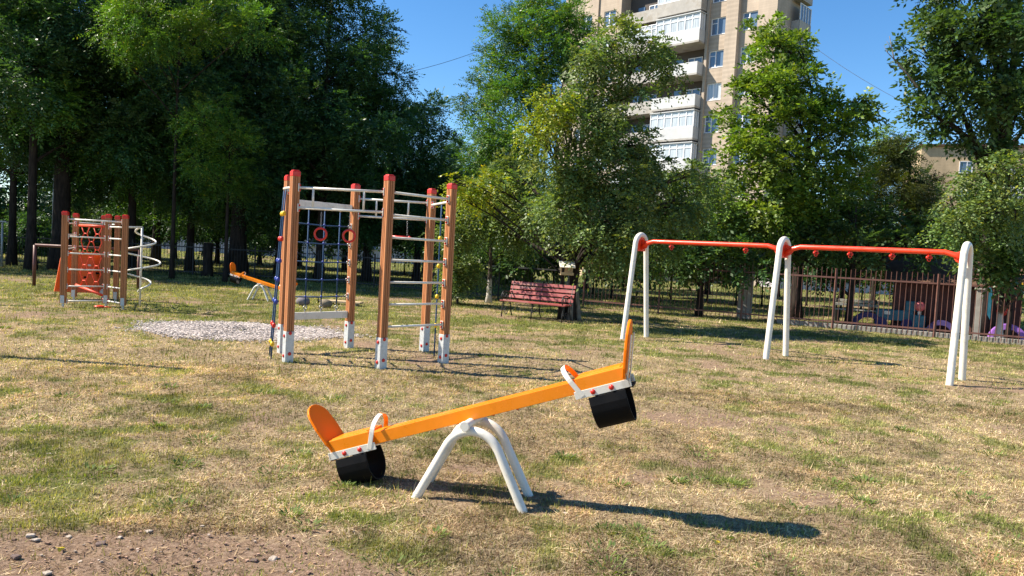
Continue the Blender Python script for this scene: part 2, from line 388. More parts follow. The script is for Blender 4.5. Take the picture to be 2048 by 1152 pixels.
# ------------------------------------------------------------------ grass (uncountable): straw and green blades, real triangles
def blades(N, d0, d1, wmul=1., seed=1, xs=.8):
    R = np.random.default_rng(seed)
    t = R.random(N); y = 1 / (1 / d0 + t * (1 / d1 - 1 / d0)); y = np.where(R.random(N) < .45, d0 + (d1 - d0) * R.random(N), y)
    x = (R.random(N) * 2 - 1) * (xs * y + .6)
    dm = dirt_mask(x, y); gm = green_mask(x, y)
    clump = fbm(x * 4, y * 4, 77, 3)
    keep = R.random(N) > np.clip(dm * 1.25 - .1 + (.5 - clump) * 1.5, 0, .90)
    # bare gravel patch
    keep &= ~((((x + 4.75) / 1.8) ** 2 + ((y - 13.05) / 1.15) ** 2 < 1.0) & (R.random(N) > .06))
    x, y, dm, gm, clump = x[keep], y[keep], dm[keep], gm[keep], clump[keep]; n = len(x)
    isg = R.random(n) < np.clip(gm * 1.05 - .05, 0.16, .88)
    sc = (1 + y / 16)
    h = np.where(isg, .012 + .024 * R.random(n) * (.4 + clump), .010 + .020 * R.random(n)) * sc
    tall = (R.random(n) < .018); h = np.where(tall, h * 2.6, h)
    w = (.0022 + .0022 * R.random(n)) * (1 + y / 5.5) * wmul
    az = R.random(n) * 2 * np.pi; lean = np.where(isg, R.random(n) * 1.0, .5 + R.random(n) * 1.0)
    lying = (~isg) & (R.random(n) < .5); lean = np.where(lying, 1.35 + .2 * R.random(n), lean)
    L = np.where(lying, h * 2.2, h)
    b = np.stack([x, y, height(x, y) * np.clip((70 - y) / 40, 0, 1) - .002], -1)
    d = np.stack([np.cos(az) * np.sin(lean), np.sin(az) * np.sin(lean), np.cos(lean)], -1)
    fa = az + (R.random(n) - .5) * 1.6
    s = np.stack([-np.sin(fa), np.cos(fa), np.zeros(n)], -1)
    b[:, 2] += np.where(lying, .006 * R.random(n) * sc, 0)
    v = np.stack([b - s * w[:, None] / 2, b + s * w[:, None] / 2, b + d * L[:, None]], 1).reshape(-1, 3)
    r = R.random((n, 1)); q = R.random((n, 1))
    green = np.array([.15, .16, .05]) * (1 - r) + np.array([.43, .41, .165]) * r
    dark = np.array([.10, .13, .035]) * (1 - r) + np.array([.29, .31, .09]) * r
    green = np.where(fbm(x * .8, y * .8, 91, 2)[:, None] > .56, dark, green)
    straw = np.array([.30, .22, .12]) * (1 - r) + np.array([.74, .62, .41]) * r
    straw = np.where(q < .25 + .2 * np.clip((8 - y[:, None]) / 4, 0, 1), np.array([.22, .145, .085]), straw)
    c = np.where(isg[:, None], green, straw)
    pt = fbm(x * 1.3 + 40, y * 1.3, 55, 3); ft = fbm(x * 7, y * 7, 66, 2)
    tone = np.clip(.95 + (pt - .5) * 1.5 + (ft - .5) * 1.3, .5, 1.45); c = c * tone[:, None] * np.array([1, .98, .98])
    warm = (fbm(x * .6 + 3, y * .6, 101, 3) > .52) & ~isg; c = np.where(warm[:, None], c * np.array([1.02, .95, .88]), c)
    return v, np.repeat(c, 3, 0)
v1, c1 = blades(420000, 3.4, 9.5, 1., 1)
v2, c2 = blades(330000, 8.5, 30, 1.15, 2)
v3, c3 = blades(60000, 28, 75, 1.6, 3, .9)
grass = np_mesh('grass', np.concatenate([v1, v2, v3]), 3, np.concatenate([c1, c2, c3]), M['grass'])
tag(grass, 'short patchy grass, dry straw mixed with green tufts', 'grass', kind='stuff')

# leafy weed tufts (uncountable)
def tufts(N, seed):
    R = np.random.default_rng(seed); V = []; C = []
    for i in range(N):
        if i < 60: y = 3.6 + 4.5 * R.random() ** 1.3
        else: y = 7 + 14 * R.random()
        x = (R.random() * 2 - 1) * .72 * y
        if dirt_mask(np.array([x]), np.array([y]))[0] > .75: continue
        k = int(30 + R.random() * 50); rad = .05 + .12 * R.random(); s = 1 + y / 18
        for j in range(k):
            a = R.random() * 6.283; rr = rad * math.sqrt(R.random()); L = (.025 + .035 * R.random()) * s; ln = .5 + .8 * R.random()
            w = (.0025 + .003 * R.random()) * (1 + y / 14)
            p = np.array([x + rr * math.cos(a), y + rr * math.sin(a), 0.]); d = np.array([math.cos(a) * math.sin(ln), math.sin(a) * math.sin(ln), math.cos(ln)])
            t = np.array([-math.sin(a), math.cos(a), 0])
            V += [p, p + d * L * .5 - t * w, p + d * L + np.array([0, 0, -.2 * L]), p + d * L * .5 + t * w]
            g = R.random(); c = np.array([.07, .12, .03]) * (1 - g) + np.array([.20, .25, .07]) * g; C += [c] * 4
    return np.array(V), np.array(C)
tv, tc_ = tufts(70, 5)
tag(np_mesh('weeds', tv, 4, tc_, M['grass']), 'low green weed rosettes scattered through the dry lawn', 'weeds', kind='stuff')

# ------------------------------------------------------------------ stones, gravel, litter
def stone_verts(c, r, R, sq=.6):
    base = np.array([(-1, -1, -1), (1, -1, -1), (1, 1, -1), (-1, 1, -1), (-1, -1, 1), (1, -1, 1), (1, 1, 1), (-1, 1, 1)], float)
    base = base * (.55 + .5 * R.random((8, 1))) * np.array([1, .7 + .4 * R.random(), sq]) * r
    a = R.random() * 6.283; ca, sa = math.cos(a), math.sin(a)
    base = base @ np.array([[ca, sa, 0], [-sa, ca, 0], [0, 0, 1]])
    return base + np.array(c)
FQ = [(0, 3, 2, 1), (4, 5, 6, 7), (0, 1, 5, 4), (1, 2, 6, 5), (2, 3, 7, 6), (3, 0, 4, 7)]
def stones_np(name, pts, rads, colf, seed, label, cat):
    R = np.random.default_rng(seed); V = []; C = []
    for p, r in zip(pts, rads):
        s = stone_verts(p, r, R); c = colf(R)
        for f in FQ:
            V += [s[i] for i in f]; C += [c] * 4
    return tag(np_mesh(name, np.array(V), 4, np.array(C), M['pebble']), label, cat, kind='stuff')
R = np.random.default_rng(4); pts = []; rad = []
while len(pts) < 15000:
    a = R.random() * 6.283; q = math.sqrt(R.random()) * (1.0 + .12 * math.sin(3 * a) + .1 * math.sin(7 * a + 1)) + abs(R.normal()) * .16
    x = -4.70 + 1.68 * q * math.cos(a); y = 13.05 + 1.15 * q * math.sin(a)
    if R.random() < (q - .7) * 1.3: continue
    pts.append((x, y, .012 + .03 * max(0, 1 - q) * R.random())); rad.append(.008 + .013 * R.random() ** 1.5)
stones_np('gravel', pts, rad, lambda R: np.array([.62, .54, .48]) * (.35 + .85 * R.random()), 6, 'pale pinkish gravel spread in a flat heap on the lawn', 'gravel')
R = np.random.default_rng(14); pts = []; rad = []
for i in range(2300):
    y = 3.5 + 1.0 * R.random(); x = -2.9 + 2.9 * R.random()
    if R.random() > dirt_mask(np.array([x]), np.array([y]))[0]: continue
    pts.append((x, y, .002)); rad.append(.0025 + .009 * R.random() ** 5)
for i in range(260):
    y = 3.5 + 8 * R.random() ** 1.5; x = (R.random() * 2 - 1) * .7 * y; pts.append((x, y, .004)); rad.append(.004 + .006 * R.random())
stones_np('pebbles', pts, rad, lambda R: (np.array([.42, .30, .22]) * np.array([.85, .75, .7]) if R.random() < .93 else np.array([.45, .36, .28])) * (.4 + .8 * R.random()), 8, 'small crumbs of soil and pebbles on the bare earth', 'pebbles')

def stone(px, py, r, tone, label):
    loc = G(px, py); R = np.random.default_rng(int(px + py)); r *= .72; s = stone_verts((0, 0, r * .2), r, R, .42)
    mb = MB(); mb.add([tuple(v) for v in s], FQ)
    o = mb.build('stone', tone, None, bevel=r * .3); o.location = loc
    tag(o, label, 'stone', 'loose stones on the ground'); return o
M['stone_pale'] = mat('pale_stone', (.40, .33, .26), .9, var=.25, vscale=30, bump=.5, bscale=90)
M['stone_dark'] = mat('dark_stone', (.12, .08, .065), .9, var=.3, vscale=30, bump=.5, bscale=90)
SP = [(62, 1073, .035, 0, 'pale flat stone where the grass meets the bare earth, leftmost of its row'),
      (72, 1081, .026, 0, 'small pale stone touching the flat stone beside the left picture edge'),
      (138, 1075, .024, 0, 'pale pebble-like stone midway along the soil edge'),
      (199, 1090, .042, 1, 'dark brown angular stone on bare earth in the near left corner'),
      (32, 1115, .04, 1, 'dark reddish stone at the left edge of the bare earth'),
      (98, 909, .03, 0, 'pale square stone on dry grass at the left, far from the bare earth'),
      (297, 1064, .028, 0, 'pale stone beside the lush green tuft near the bare earth'),
      (240, 1075, .02, 0, 'small whitish stone just left of the lush green tuft'),
      (405, 1053, .022, 0, 'pale pebble below the tall grass clump'),
      (508, 1123, .026, 1, 'small dark stone near the bottom edge below the seesaw'),
      (548, 1118, .034, 0, 'rounded beige stone near the bottom edge left of centre'),
      (95, 1148, .03, 0, 'pinkish stone cut by the bottom edge in the left corner'),
      (1130, 1028, .03, 0, 'light stone beside the near foot of the seesaw stand')]
for a in SP: stone(a[0], a[1], a[2], M['stone_dark' if a[3] else 'stone_pale'], a[4])
M['yellow_leaf'] = mat('yellow_leaf', (.75, .52, .03), .6, var=.15, vscale=60)
for (px, py, rz, lb) in ((1432, 1083, .4, 'yellow fallen leaf on the grass below the seesaw shadow'), (119, 1097, 1.2, 'yellow fallen leaf on bare earth in the near left corner')):
    mb = MB(); lo = []
    for i in range(12):
        a = i / 12 * 6.283; q = .022 * (1 + .35 * math.cos(3 * a)); lo.append((q * math.cos(a), q * math.sin(a) * .8, .006 * math.cos(2 * a)))
    mb.add([(0, 0, .004)] + lo, [(0, i + 1, (i + 1) % 12 + 1) for i in range(12)])
    o = mb.build('fallen_leaf', M['yellow_leaf']); g = G(px, py, .02); o.location = g; o.rotation_euler = (.5, .3, rz)
    tag(o, lb, 'leaf', 'yellow fallen leaves')

# ------------------------------------------------------------------ seesaws
def arch_profile(half, top, r, neg=.04):
    """(u, z) centre line of an inverted-U pipe: straight legs tangent to a round crown"""
    c = top - r; dd = math.hypot(half, c); a = math.atan2(-c, half) + math.acos(r / dd); tx, tz = r * math.cos(a), c + r * math.sin(a)
    leg = [(half + (half - tx) / tz * neg * 1.0, -neg)] + [(half + (tx - half) * i / 5, tz * i / 5) for i in range(5)]
    arc = [(r * math.cos(a + (math.pi - 2 * a) * i / 16), c + r * math.sin(a + (math.pi - 2 * a) * i / 16)) for i in range(17)]
    right = leg; left = [(-u, z) for u, z in leg][::-1]
    return right + arc + left
def make_seesaw(label, tilt=19.6):
    t = thing('seesaw', label, 'seesaw', (-.190, 4.92, 0), math.radians(-14.8), 'orange seesaws')
    TI = math.radians(tilt); BZ = .57
    MT = Matrix.Translation((0, 0, BZ)) @ Matrix.Rotation(-TI, 4, 'Y')
    for sy in (-1, 1):   # two inverted-U pipe stands, leaning together slightly
        pts = [Vector((u + (.045 if sy < 0 else 0), sy * (.168 - .02 * z / .47), z)) for u, z in arch_profile(.365, .475, .195)]
        m = MB(); m.tube(pts, .031, 14); m.build('support_arch', M['white'], t)
    m = MB(); m.tube([(0, -.2, .515), (0, .2, .515)], .028, 16); m.tube([(0, -.212, .515), (0, -.198, .515)], .034, 16); m.tube([(0, .198, .515), (0, .212, .515)], .034, 16)
    m.build('axle', M['white'], t, .004)
    m = MB(); m.box((0, 0, 0), (1.62, .15, .082)); m.box((0, 0, .043), (1.5, .105, .006)); xf(m, MT); m.build('beam', M['orange'], t, .008)
    for u in (-.3, -.13, .13, .3):
        m = MB(); m.ball((u, -.02, -.04), .014, 10); xf(m, MT); m.build('bolt', M['red'], t)
    for s in (-1, 1):
        m = MB(); m.box((s * .90, 0, .012), (.32, .225, .098)); m.box((s * .90, 0, .062), (.28, .18, .01)); xf(m, MT); m.build('seat', M['orange'], t, .007)
        # backrest: rounded plate leaning outwards
        be = Vector((s * math.sin(math.radians(21)), 0, math.cos(math.radians(21)))); nrm = be.cross(Vector((0, 1, 0)))
        o = Vector((s * 1.042, 0, -.01)); lo = []
        for y, h in ((-.115, .0), (-.135, .06), (-.14, .18), (-.132, .245)): lo.append(o + Vector((0, y, 0)) + be * h)
        for i in range(1, 12):
            a = math.pi * (1 - i / 12); lo.append(o + Vector((0, .132 * math.cos(a), 0)) + be * (.245 + .115 * math.sin(a)))
        for y, h in ((.132, .245), (.14, .18), (.135, .06), (.115, 0)): lo.append(o + Vector((0, y, 0)) + be * h)
        m = MB(); m.plate(lo, nrm, .018); xf(m, MT); br = m.build('backrest', M['orange_board'], t, .004)
        for y in (-.05, .05):
            m = MB(); m.ball(tuple(o + Vector((-s * .01, y, 0)) + be * .07), .008, 8); xf(m, MT); m.build('screw', M['bolt'], br)
        # white steel bracket: flat bars along both sides of the seat that turn up behind the backrest
        for y in (-1, 1):
            m = MB(); wd = (0, 1, 0)
            m.box((s * .895, y * .112, -.045), (.36, .008, .05))
            bo = o + Vector((s * .017, y * .085, -.02)) - be * .035
            m.strap([bo, bo + be * .16, bo + be * .32], wd, .035, .007)
            m.box((s * 1.072, y * .108, -.045), (.016, .016, .05))
            xf(m, MT); bk = m.build('bracket', M['white'], t, .002)
            for u in (.835, .955):
                m = MB(); m.ball((s * u, y * .117, -.045), .017, 12, (1, .7, 1)); xf(m, MT); m.build('bolt', M['red'], bk)
        m = MB(); m.box((s * 1.07, 0, -.074), (.03, .17, .012)); xf(m, MT); m.build('end_cap', M['rubber'], t)
        # hoop handle, near half white, far half orange
        hd = Vector((-s * math.sin(math.radians(25)), 0, math.cos(math.radians(25)))); ho = Vector((s * .765, 0, -.06))
        for y, mm in ((-1, 'white'), (1, 'orange')):
            pts = [ho + Vector((0, y * .115, 0)), ho + Vector((0, y * .115, 0)) + hd * .12]
            for i in range(1, 9):
                a = (math.pi / 2) * i / 8; pts.append(ho + Vector((0, y * .115 * math.cos(a), 0)) + hd * (.12 + .105 * math.sin(a)))
            sd = hd.cross(Vector((0, 1, 0)))
            m = MB(); m.strap(pts, sd, .032, .008); xf(m, MT); m.build('handle', M[mm], t, .002)
        # half-tyre bumper under the seat
        pts = [(s * .90, -.115, -.075), (s * .90, -.128, -.13)]
        for i in range(0, 33):
            a = math.pi + math.pi * i / 32; pts.append((s * .90, .128 * math.cos(a), -.165 + .125 * math.sin(a) * (1 if s > 0 else .98)))
        pts += [(s * .90, .128, -.13), (s * .90, .115, -.075)]
        m = MB(); m.strap(pts, (1, 0, 0), .238, .012); m.v = [Vector((v.x + s * .015, v.y, v.z)) for v in m.v]; xf(m, MT); tb = m.build('tyre_bumper', M['rubber'], t, .003)
        for p_ in tb.data.polygons: p_.use_smooth = False
    return t
see = make_seesaw('orange seesaw on white pipe stand in the near foreground, black half-tyres under its seats')
see2 = make_seesaw('small distant orange seesaw with white arch legs, half hidden by the climbing frame', 12.5)
see2.scale = (.85, .85, .85); g = G(522, 601); see2.location = (g.x, g.y, 0); see2.rotation_euler = (0, 0, math.radians(180 - 14))

# ------------------------------------------------------------------ climbing frames
def post_mesh(mb, h, w=.05, z0=0.):
    g = .011; prof = []
    def side(ax):
        return [(-w, -w), (-w * .42, -w), (-w * .38, -w + g), (-w * .22, -w + g), (-w * .18, -w), (w * .18, -w), (w * .22, -w + g), (w * .38, -w + g), (w * .42, -w)]
    for k in range(4):
        c, s_ = math.cos(k * math.pi / 2), math.sin(k * math.pi / 2)
        prof += [(x * c - y * s_, x * s_ + y * c) for x, y in side(k)]
    n = len(prof); vs = [(x, y, z0) for x, y in prof] + [(x, y, h) for x, y in prof]
    mb.add(vs, [tuple(range(n))[::-1], tuple(range(n, 2 * n))] + [(i, (i + 1) % n, n + (i + 1) % n, n + i) for i in range(n)])
def add_post(root, x, y, h, ang, foot_h, w=.052, foot_mat='steel', bolts=True, label=None, drop=0.):
    R = Matrix.Translation((x, y, 0)) @ Matrix.Rotation(ang, 4, 'Z')
    m = MB(); post_mesh(m, h - .03, w, foot_h * .5); xf(m, R); p = m.build('post', M['brown'], root)
    m = MB(); m.box((0, 0, h - .02), (w * 2 + .008, w * 2 + .008, .07)); m.box((0, 0, h + .022), (w * 1.7, w * 1.7, .016)); xf(m, R); m.build('cap', M['red'], p, .008)
    m = MB()
    if foot_h > .2: m.box((0, 0, foot_h / 2 - .03), (w * 2 + .012, w * 2 + .012, foot_h + .06))
    else:
        m.box((0, 0, foot_h + .0), (w * 2 - .03, w * 2 + .012, .16)); m.box((0, 0, foot_h / 2 - .05), (.04, .04, foot_h))
    xf(m, R); m.build('foot', M[foot_mat], p, .003)
    if bolts:
        for (dx, dy) in ((-1, 0), (0, -1), (1, 0), (0, 1)):
            for z in ((.09, foot_h - .06) if dx else (.12, foot_h - .02)):
                q = MB(); e = w + .009; q.ball((dx * e, dy * e, z), .025, 10, (.55 if dx else 1, .55 if dy else 1, 1)); xf(q, R); q.build('bolt', M['red'], p)
    return p
def add_bar(root, a, b, r=.017, name='rung', m='white', clamp=True, bulge=0., ctr=None):
    a = Vector(a); b = Vector(b); mb = MB(); pts = [a, b]
    if bulge:
        mid = (a + b) / 2; o = (mid - Vector((ctr[0], ctr[1], mid.z))).normalized()
        pts = [a.lerp(b, i / 10) + o * bulge * math.sin(math.pi * i / 10) for i in range(11)]
    mb.tube(pts, r, 10); o_ = mb.build(name, M[m], root)
    if clamp:
        for e, f in ((a, b), (b, a)):
            d = (f - e).normalized(); c = e + d * .012
            q = MB(); q.bar(c + Vector((0, 0, -.055)), c + Vector((0, 0, .055)), .052, .014, up=d)
            k = q.build('clamp', M['white'], o_, .004)
            q = MB(); q.ball(tuple(c + Vector((0, 0, .034)) + d * .008), .017, 8); q.ball(tuple(c + Vector((0, 0, -.034)) + d * .008), .017, 8)
            q.build('clamp_bolt', M['red'], k)
    return o_
def inset(a, b, z, e=.05):
    a = Vector((a[0], a[1], z)); b = Vector((b[0], b[1], z)); d = (b - a).normalized(); return a + d * e, b - d * e

CXC, CYC, RC = -2.21, 10.92, 1.21
climb = thing('climbing_frame', 'large brown-post climbing frame with white rails, blue net and red caps, nearer of the two', 'climbing frame', (CXC, CYC, 0))
bases = {'A': G(575, 724), 'B': G(761, 737), 'C': G(886, 726), 'D': G(848, 702), 'E': G(697, 695), 'F': G(564, 705)}
L = {k: (v.x - CXC, v.y - CYC) for k, v in bases.items()}
for k, (x, y) in L.items():
    add_post(climb, x, y, 2.56, math.radians(38 if k in 'AF' else 44), .42)
for pr in ('AB', 'DE'):
    a, b = L[pr[0]], L[pr[1]]
    for z in (2.36, 2.09): add_bar(climb, *inset(a, b, z), r=.018, name='top_rail')
    for f in ((.2, .74) if pr == 'AB' else (.3, .72)):
        p = Vector((*a, 0)).lerp(Vector((*b, 0)), f)
        m = MB(); m.tube([p + Vector((0, 0, 2.09)), p + Vector((0, 0, 2.36))], .015, 10); m.build('upright', M['white'], climb)
for z in (2.36, 2.06): add_bar(climb, *inset(L['B'], L['C'], z), r=.018, name='top_rail')
for z in (1.76, 1.46, 1.16, .86, .56): add_bar(climb, *inset(L['B'], L['C'], z), r=.0165, name='rung')
add_bar(climb, *inset(L['C'], L['D'], 2.33), r=.018, name='top_rail')
add_bar(climb, *inset(L['F'], L['A'], 2.36), r=.018, name='top_rail', bulge=.10, ctr=(0, 0))
for z, hh in ((2.2, .10), (.53, .11)):
    a, b = inset(L['E'], L['F'], z, .06); m = MB(); m.bar(a, b, .04, hh); m.build('net_beam', M['white'], climb, .006)
# blue climbing net
a, b = inset(L['E'], L['F'], 0, .055); net = MB(); bal = MB(); shk = MB(); dn = (b - a).normalized()
zs = (1.91, 1.63, 1.35, 1.08, .82)
for f in (.2, .46, .72):
    p = a.lerp(b, f); net.tube([p + Vector((0, 0, 2.12)), p + Vector((0, 0, .70))], .0105, 8)
    shk.tube([p + Vector((0, 0, 2.16)), p + Vector((0, 0, 2.12))], .012, 8)
    shk.torus(tuple(p + Vector((0, 0, .655))), .026, .008, rot=Matrix.Rotation(math.atan2(dn.y, dn.x), 3, 'Z'), n=14, m=6)
    shk.tube([p + Vector((0, 0, .63)), p + Vector((0, 0, .58))], .01, 6)
    for z in zs: bal.ball(tuple(p + Vector((0, 0, z))), .02, 8)
for z in zs:
    net.tube([a + dn * .06 + Vector((0, 0, z)), a.lerp(b, .5) + Vector((0, 0, z - .012)), b - dn * .06 + Vector((0, 0, z))], .0095, 8)
    for e, d in ((a, dn), (b, -dn)):
        shk.torus(tuple(e + d * .035 + Vector((0, 0, z))), .022, .007, rot=Matrix.Rotation(math.atan2(dn.y, dn.x), 3, 'Z'), n=12, m=6)
nt = net.build('rope_net', M['rope'], climb); bal.build('net_joint', M['blue'], nt); shk.build('shackle', M['bolt'], nt)
for z in zs:      # red-bolted plates where the net is shackled to the far post
    for e, d in ((a, dn), (b, -dn)):
        q = MB(); q.bar(e + d * .006 + Vector((0, 0, z - .05)), e + d * .006 + Vector((0, 0, z + .05)), .046, .012, up=d); k = q.build('clamp', M['white'], climb, .004)
        q = MB(); q.ball(tuple(e + d * .014 + Vector((0, 0, z + .03))), .013, 8); q.ball(tuple(e + d * .014 + Vector((0, 0, z - .03))), .013, 8); q.build('clamp_bolt', M['red'], k)
# knotted rope ladders with coloured grips
def rope_ladder(P0, P1, Q0, Q1, knobs, name):
    m = MB()
    for s0, s1 in ((P0, P1), (Q0, Q1)):
        if s0 is None: continue
        m.tube([Vector(s0).lerp(Vector(s1), i / 6) + Vector((0, 0, 0)) for i in range(7)], .011, 8)
    r = m.build(name, M['rope'], climb)
    for f, c in knobs:
        p = Vector(P0).lerp(Vector(P1), f); q = MB()
        if Q0 is not None:
            p2 = Vector(Q0).lerp(Vector(Q1), f); q.tube([p, p2], .014, 8); q.ball(tuple(p2), .03, 10, (1, 1, 1.3))
        q.ball(tuple(p), .03, 10, (1, 1, 1.3)); q.build('rope_grip', M[c], r)
F_, A_ = Vector((*L['F'], 0)), Vector((*L['A'], 0)); md = (F_ + A_) / 2; out = md.normalized()
k1 = F_.lerp(A_, .35); k2 = F_.lerp(A_, .68)
KN = [(.14, 'yellow'), (.29, 'red'), (.42, 'blue'), (.53, 'blue'), (.66, 'blue'), (.80, 'red'), (.91, 'yellow')]
rope_ladder(k1 + out * .09 + Vector((0, 0, 2.34)), k1 + out * .20, k2 + out * .09 + Vector((0, 0, 2.34)), k2 + out * .20, KN, 'rope_ladder')
C_, D_ = Vector((*L['C'], 0)), Vector((*L['D'], 0)); k3 = C_.lerp(D_, .45)
rope_ladder(k3 + Vector((0, 0, 2.31)), k3 + Vector((0, 0, .0)), None, None, [(.22, 'yellow'), (.40, 'yellow'), (.60, 'yellow'), (.79, 'yellow')], 'knotted_rope')
# rings
def chain(mb, a, b, r=.011, t=.0032, st=.026):
    a = Vector(a); b = Vector(b); n = max(1, int((b - a).length / st))
    for i in range(n):
        p = a.lerp(b, (i + .5) / n)
        mb.torus(tuple(p), r, t, rot=Matrix.Rotation((i % 2) * math.pi / 2, 3, 'Z') @ Matrix.Diagonal((.75, 1, 1.45)), n=10, m=5)
def gym_ring(px, ay, ry, y, label):
    top = P(px, ay, y); c = P(px, ry, y); t = thing('gym_ring', label, 'gym ring', tuple(c), 0, 'red gym rings hanging on chains')
    q = MB(); q.torus((0, 0, 0), .078, .0155, n=28, m=10); q.build('ring', M['red'], t)
    q = MB(); chain(q, (0, 0, .085), (0, 0, top.z - c.z)); q.build('chain', M['bolt'], t)
pA = Vector((*L['A'], 0)) + climb.location; pB = Vector((*L['B'], 0)) + climb.location
def yon(px, a, b):   # depth where the ray of this column meets the line a-b
    best = min((abs(CX + F * (a.lerp(b, i / 200).x / a.lerp(b, i / 200).y) - px), a.lerp(b, i / 200).y) for i in range(201)); return best[1]
gym_ring(641, 424, 468, yon(641, pA, pB), 'red gym ring on a chain, in front of the blue net')
gym_ring(698, 427, 472, yon(698, pA, pB), 'red gym ring on a chain, in front of a brown post beside the net')
tr = P(800, 474, 10.35); t = thing('trapeze_bar', 'short red trapeze bar hanging on a chain at the right side of the climbing frame', 'trapeze', tuple(tr), .1)
q = MB(); q.tube([(-.13, 0, 0), (.13, 0, 0)], .017, 10); q.ball((-.13, 0, 0), .024, 8); q.ball((.13, 0, 0), .024, 8); q.build('grip_bar', M['red'], t)
q = MB(); chain(q, (.1, 0, .015), (.09, 0, .22)); q.build('chain', M['bolt'], t)
m_ = MB(); a_ = P(812, 437, 10.35)

# smaller frame at the left
c2 = Vector((-9.26, 16.5, 0))
fr2 = thing('climbing_frame', 'small distant brown-post climbing frame with orange panel, red net and white spiral, at the left', 'climbing frame', tuple(c2))
Q = {'P1': (-9.29, 15.4), 'P2': (-8.72, 16.0), 'P3': (-8.12, 15.55), 'P4': (-9.98, 16.95), 'P5': (-9.05, 17.0), 'P6': (-9.72, 17.65)}
Q = {k: (v[0] - c2.x, v[1] - c2.y) for k, v in Q.items()}
for k, (x, y) in Q.items(): add_post(fr2, x, y, 1.96, math.radians(12), .16, .052, bolts=False)
for z in (1.83,): add_bar(fr2, *inset(Q['P1'], Q['P3'], z), r=.018, name='top_rail')
for z in (1.47, 1.12, .78, .43, .12):
    add_bar(fr2, *inset(Q['P1'], Q['P2'], z), r=.016); add_bar(fr2, *inset(Q['P2'], Q['P3'], z), r=.016)
add_bar(fr2, *inset(Q['P2'], Q['P3'], 1.72), r=.016)
for z in (1.75, 1.5, 1.2): add_bar(fr2, *inset(Q['P1'], Q['P4'], z), r=.016)
add_bar(fr2, *inset(Q['P4'], Q['P6'], 1.78), r=.018, name='top_rail'); add_bar(fr2, *inset(Q['P6'], Q['P5'], 1.78), r=.018, name='top_rail')
# honeycomb net
a = Vector((Q['P4'][0] + .08, Q['P4'][1] - .1, 0)); b = Vector((Q['P5'][0] - .25, Q['P5'][1] - .35, 0)); a = Vector((-.57, .35, 0)); b = Vector((.2, -.05, 0))
m = MB(); m.tube([a + Vector((0, 0, 1.72)), b + Vector((0, 0, 1.72))], .03, 10); m.build('net_bar', M['redframe'], fr2)
m = MB(); m.tube([a + Vector((-.05, 0, .36)), b + Vector((.02, -.05, .20))], .03, 10); m.build('net_bar', M['redframe'], fr2)
m = MB(); nl = 9; zz = [1.72 - (1.72 - .3) * i / (nl - 1) for i in range(nl)]
for i in range(4):
    pts = [];
    for k in range(nl):
        f = (i + .5) / 4 + (.058 if (k // 1 + i) % 2 else -.058)
        pts.append(a.lerp(b, f) + Vector((0, 0, zz[k])))
    m.tube(pts, .013, 6)
for k in range(1, nl - 1):
    for i in range(3):
        if (k + i) % 2: 
            m.tube([a.lerp(b, (i + .5) / 4 + .058) + Vector((0, 0, zz[k])), a.lerp(b, (i + 1.5) / 4 - .058) + Vector((0, 0, zz[k]))], .013, 6)
m.build('honeycomb_net', M['redframe'], fr2)
# orange sloping panel
bl = P(108, 583, 16.9) - c2; brr = P(214, 587, 17.75) - c2; tl = P(124, 500, 17.0) - c2; trr = P(214, 508, 17.9) - c2
m = MB(); m.plate([bl, brr, trr, tl], (brr - bl).cross(tl - bl), .03); pn = m.build('climbing_panel', M['panel_orange'], fr2, .004)
for fx, fz in ((.62, .68), (.55, .38), (.8, .5), (.35, .6)):
    c = bl.lerp(brr, fx).lerp(tl.lerp(trr, fx), fz) + Vector((0, -.03, 0)); m = MB(); m.ball(tuple(c), .04, 8, (1.6, .5, .7)); m.build('hand_hold', M['white' if fz > .6 else 'rubber'], pn)
# spiral with pole
pp = Vector((P(283, 500, 16.4).x - c2.x, 16.4 - c2.y, 0))
m = MB(); m.tube([pp, pp + Vector((0, 0, 1.76))], .022, 10); m.build('spiral_pole', M['white'], fr2)
m = MB(); m.tube([Vector((*Q['P3'], 1.73)), pp + Vector((0, 0, 1.75))], .02, 10); m.build('top_rail', M['white'], fr2)
pts = []
for i in range(90):
    f = i / 89; r = .06 + .33 * math.sin(math.pi * min(1, f * 1.02)) ** .8; a_ = -2.0 - f * 3.0 * 2 * math.pi
    pts.append(pp + Vector((r * math.cos(a_) * 1.0, r * math.sin(a_), 1.74 - f * 1.42)))
m = MB(); m.tube(pts, .019, 8); m.build('spiral', M['white'], fr2)

g = G(199, 616); o = thing('toy_scoop', 'small orange plastic piece lying on grass under the distant climbing frame', 'toy', (g.x, g.y, 0), .3)
m = MB(); m.ball((0, 0, .03), .09, 12, (1.2, .8, .35)); m.build('bowl', M['redorange'], o); m = MB(); m.tube([(.09, 0, .03), (.22, .02, .015)], .012, 8); m.build('handle', M['redorange'], o)

# football goal
gl = G(68, 572); gr = G(276, 578)
t = thing('football_goal', 'thin brown metal goal frame standing behind the small climbing frame', 'goal', tuple(gl))
gr = gr - gl; hg = 82 * gl.y / F
m = MB(); m.tube([(0, 0, 0), (0, 0, hg)], .045, 8); m.build('goal_post', M['goal'], t)
m = MB(); m.tube([gr, gr + Vector((0, 0, hg))], .045, 8); m.build('goal_post', M['goal'], t)
m = MB(); m.tube([(0, 0, hg), gr + Vector((0, 0, hg))], .04, 8); m.build('crossbar', M['goal'], t)

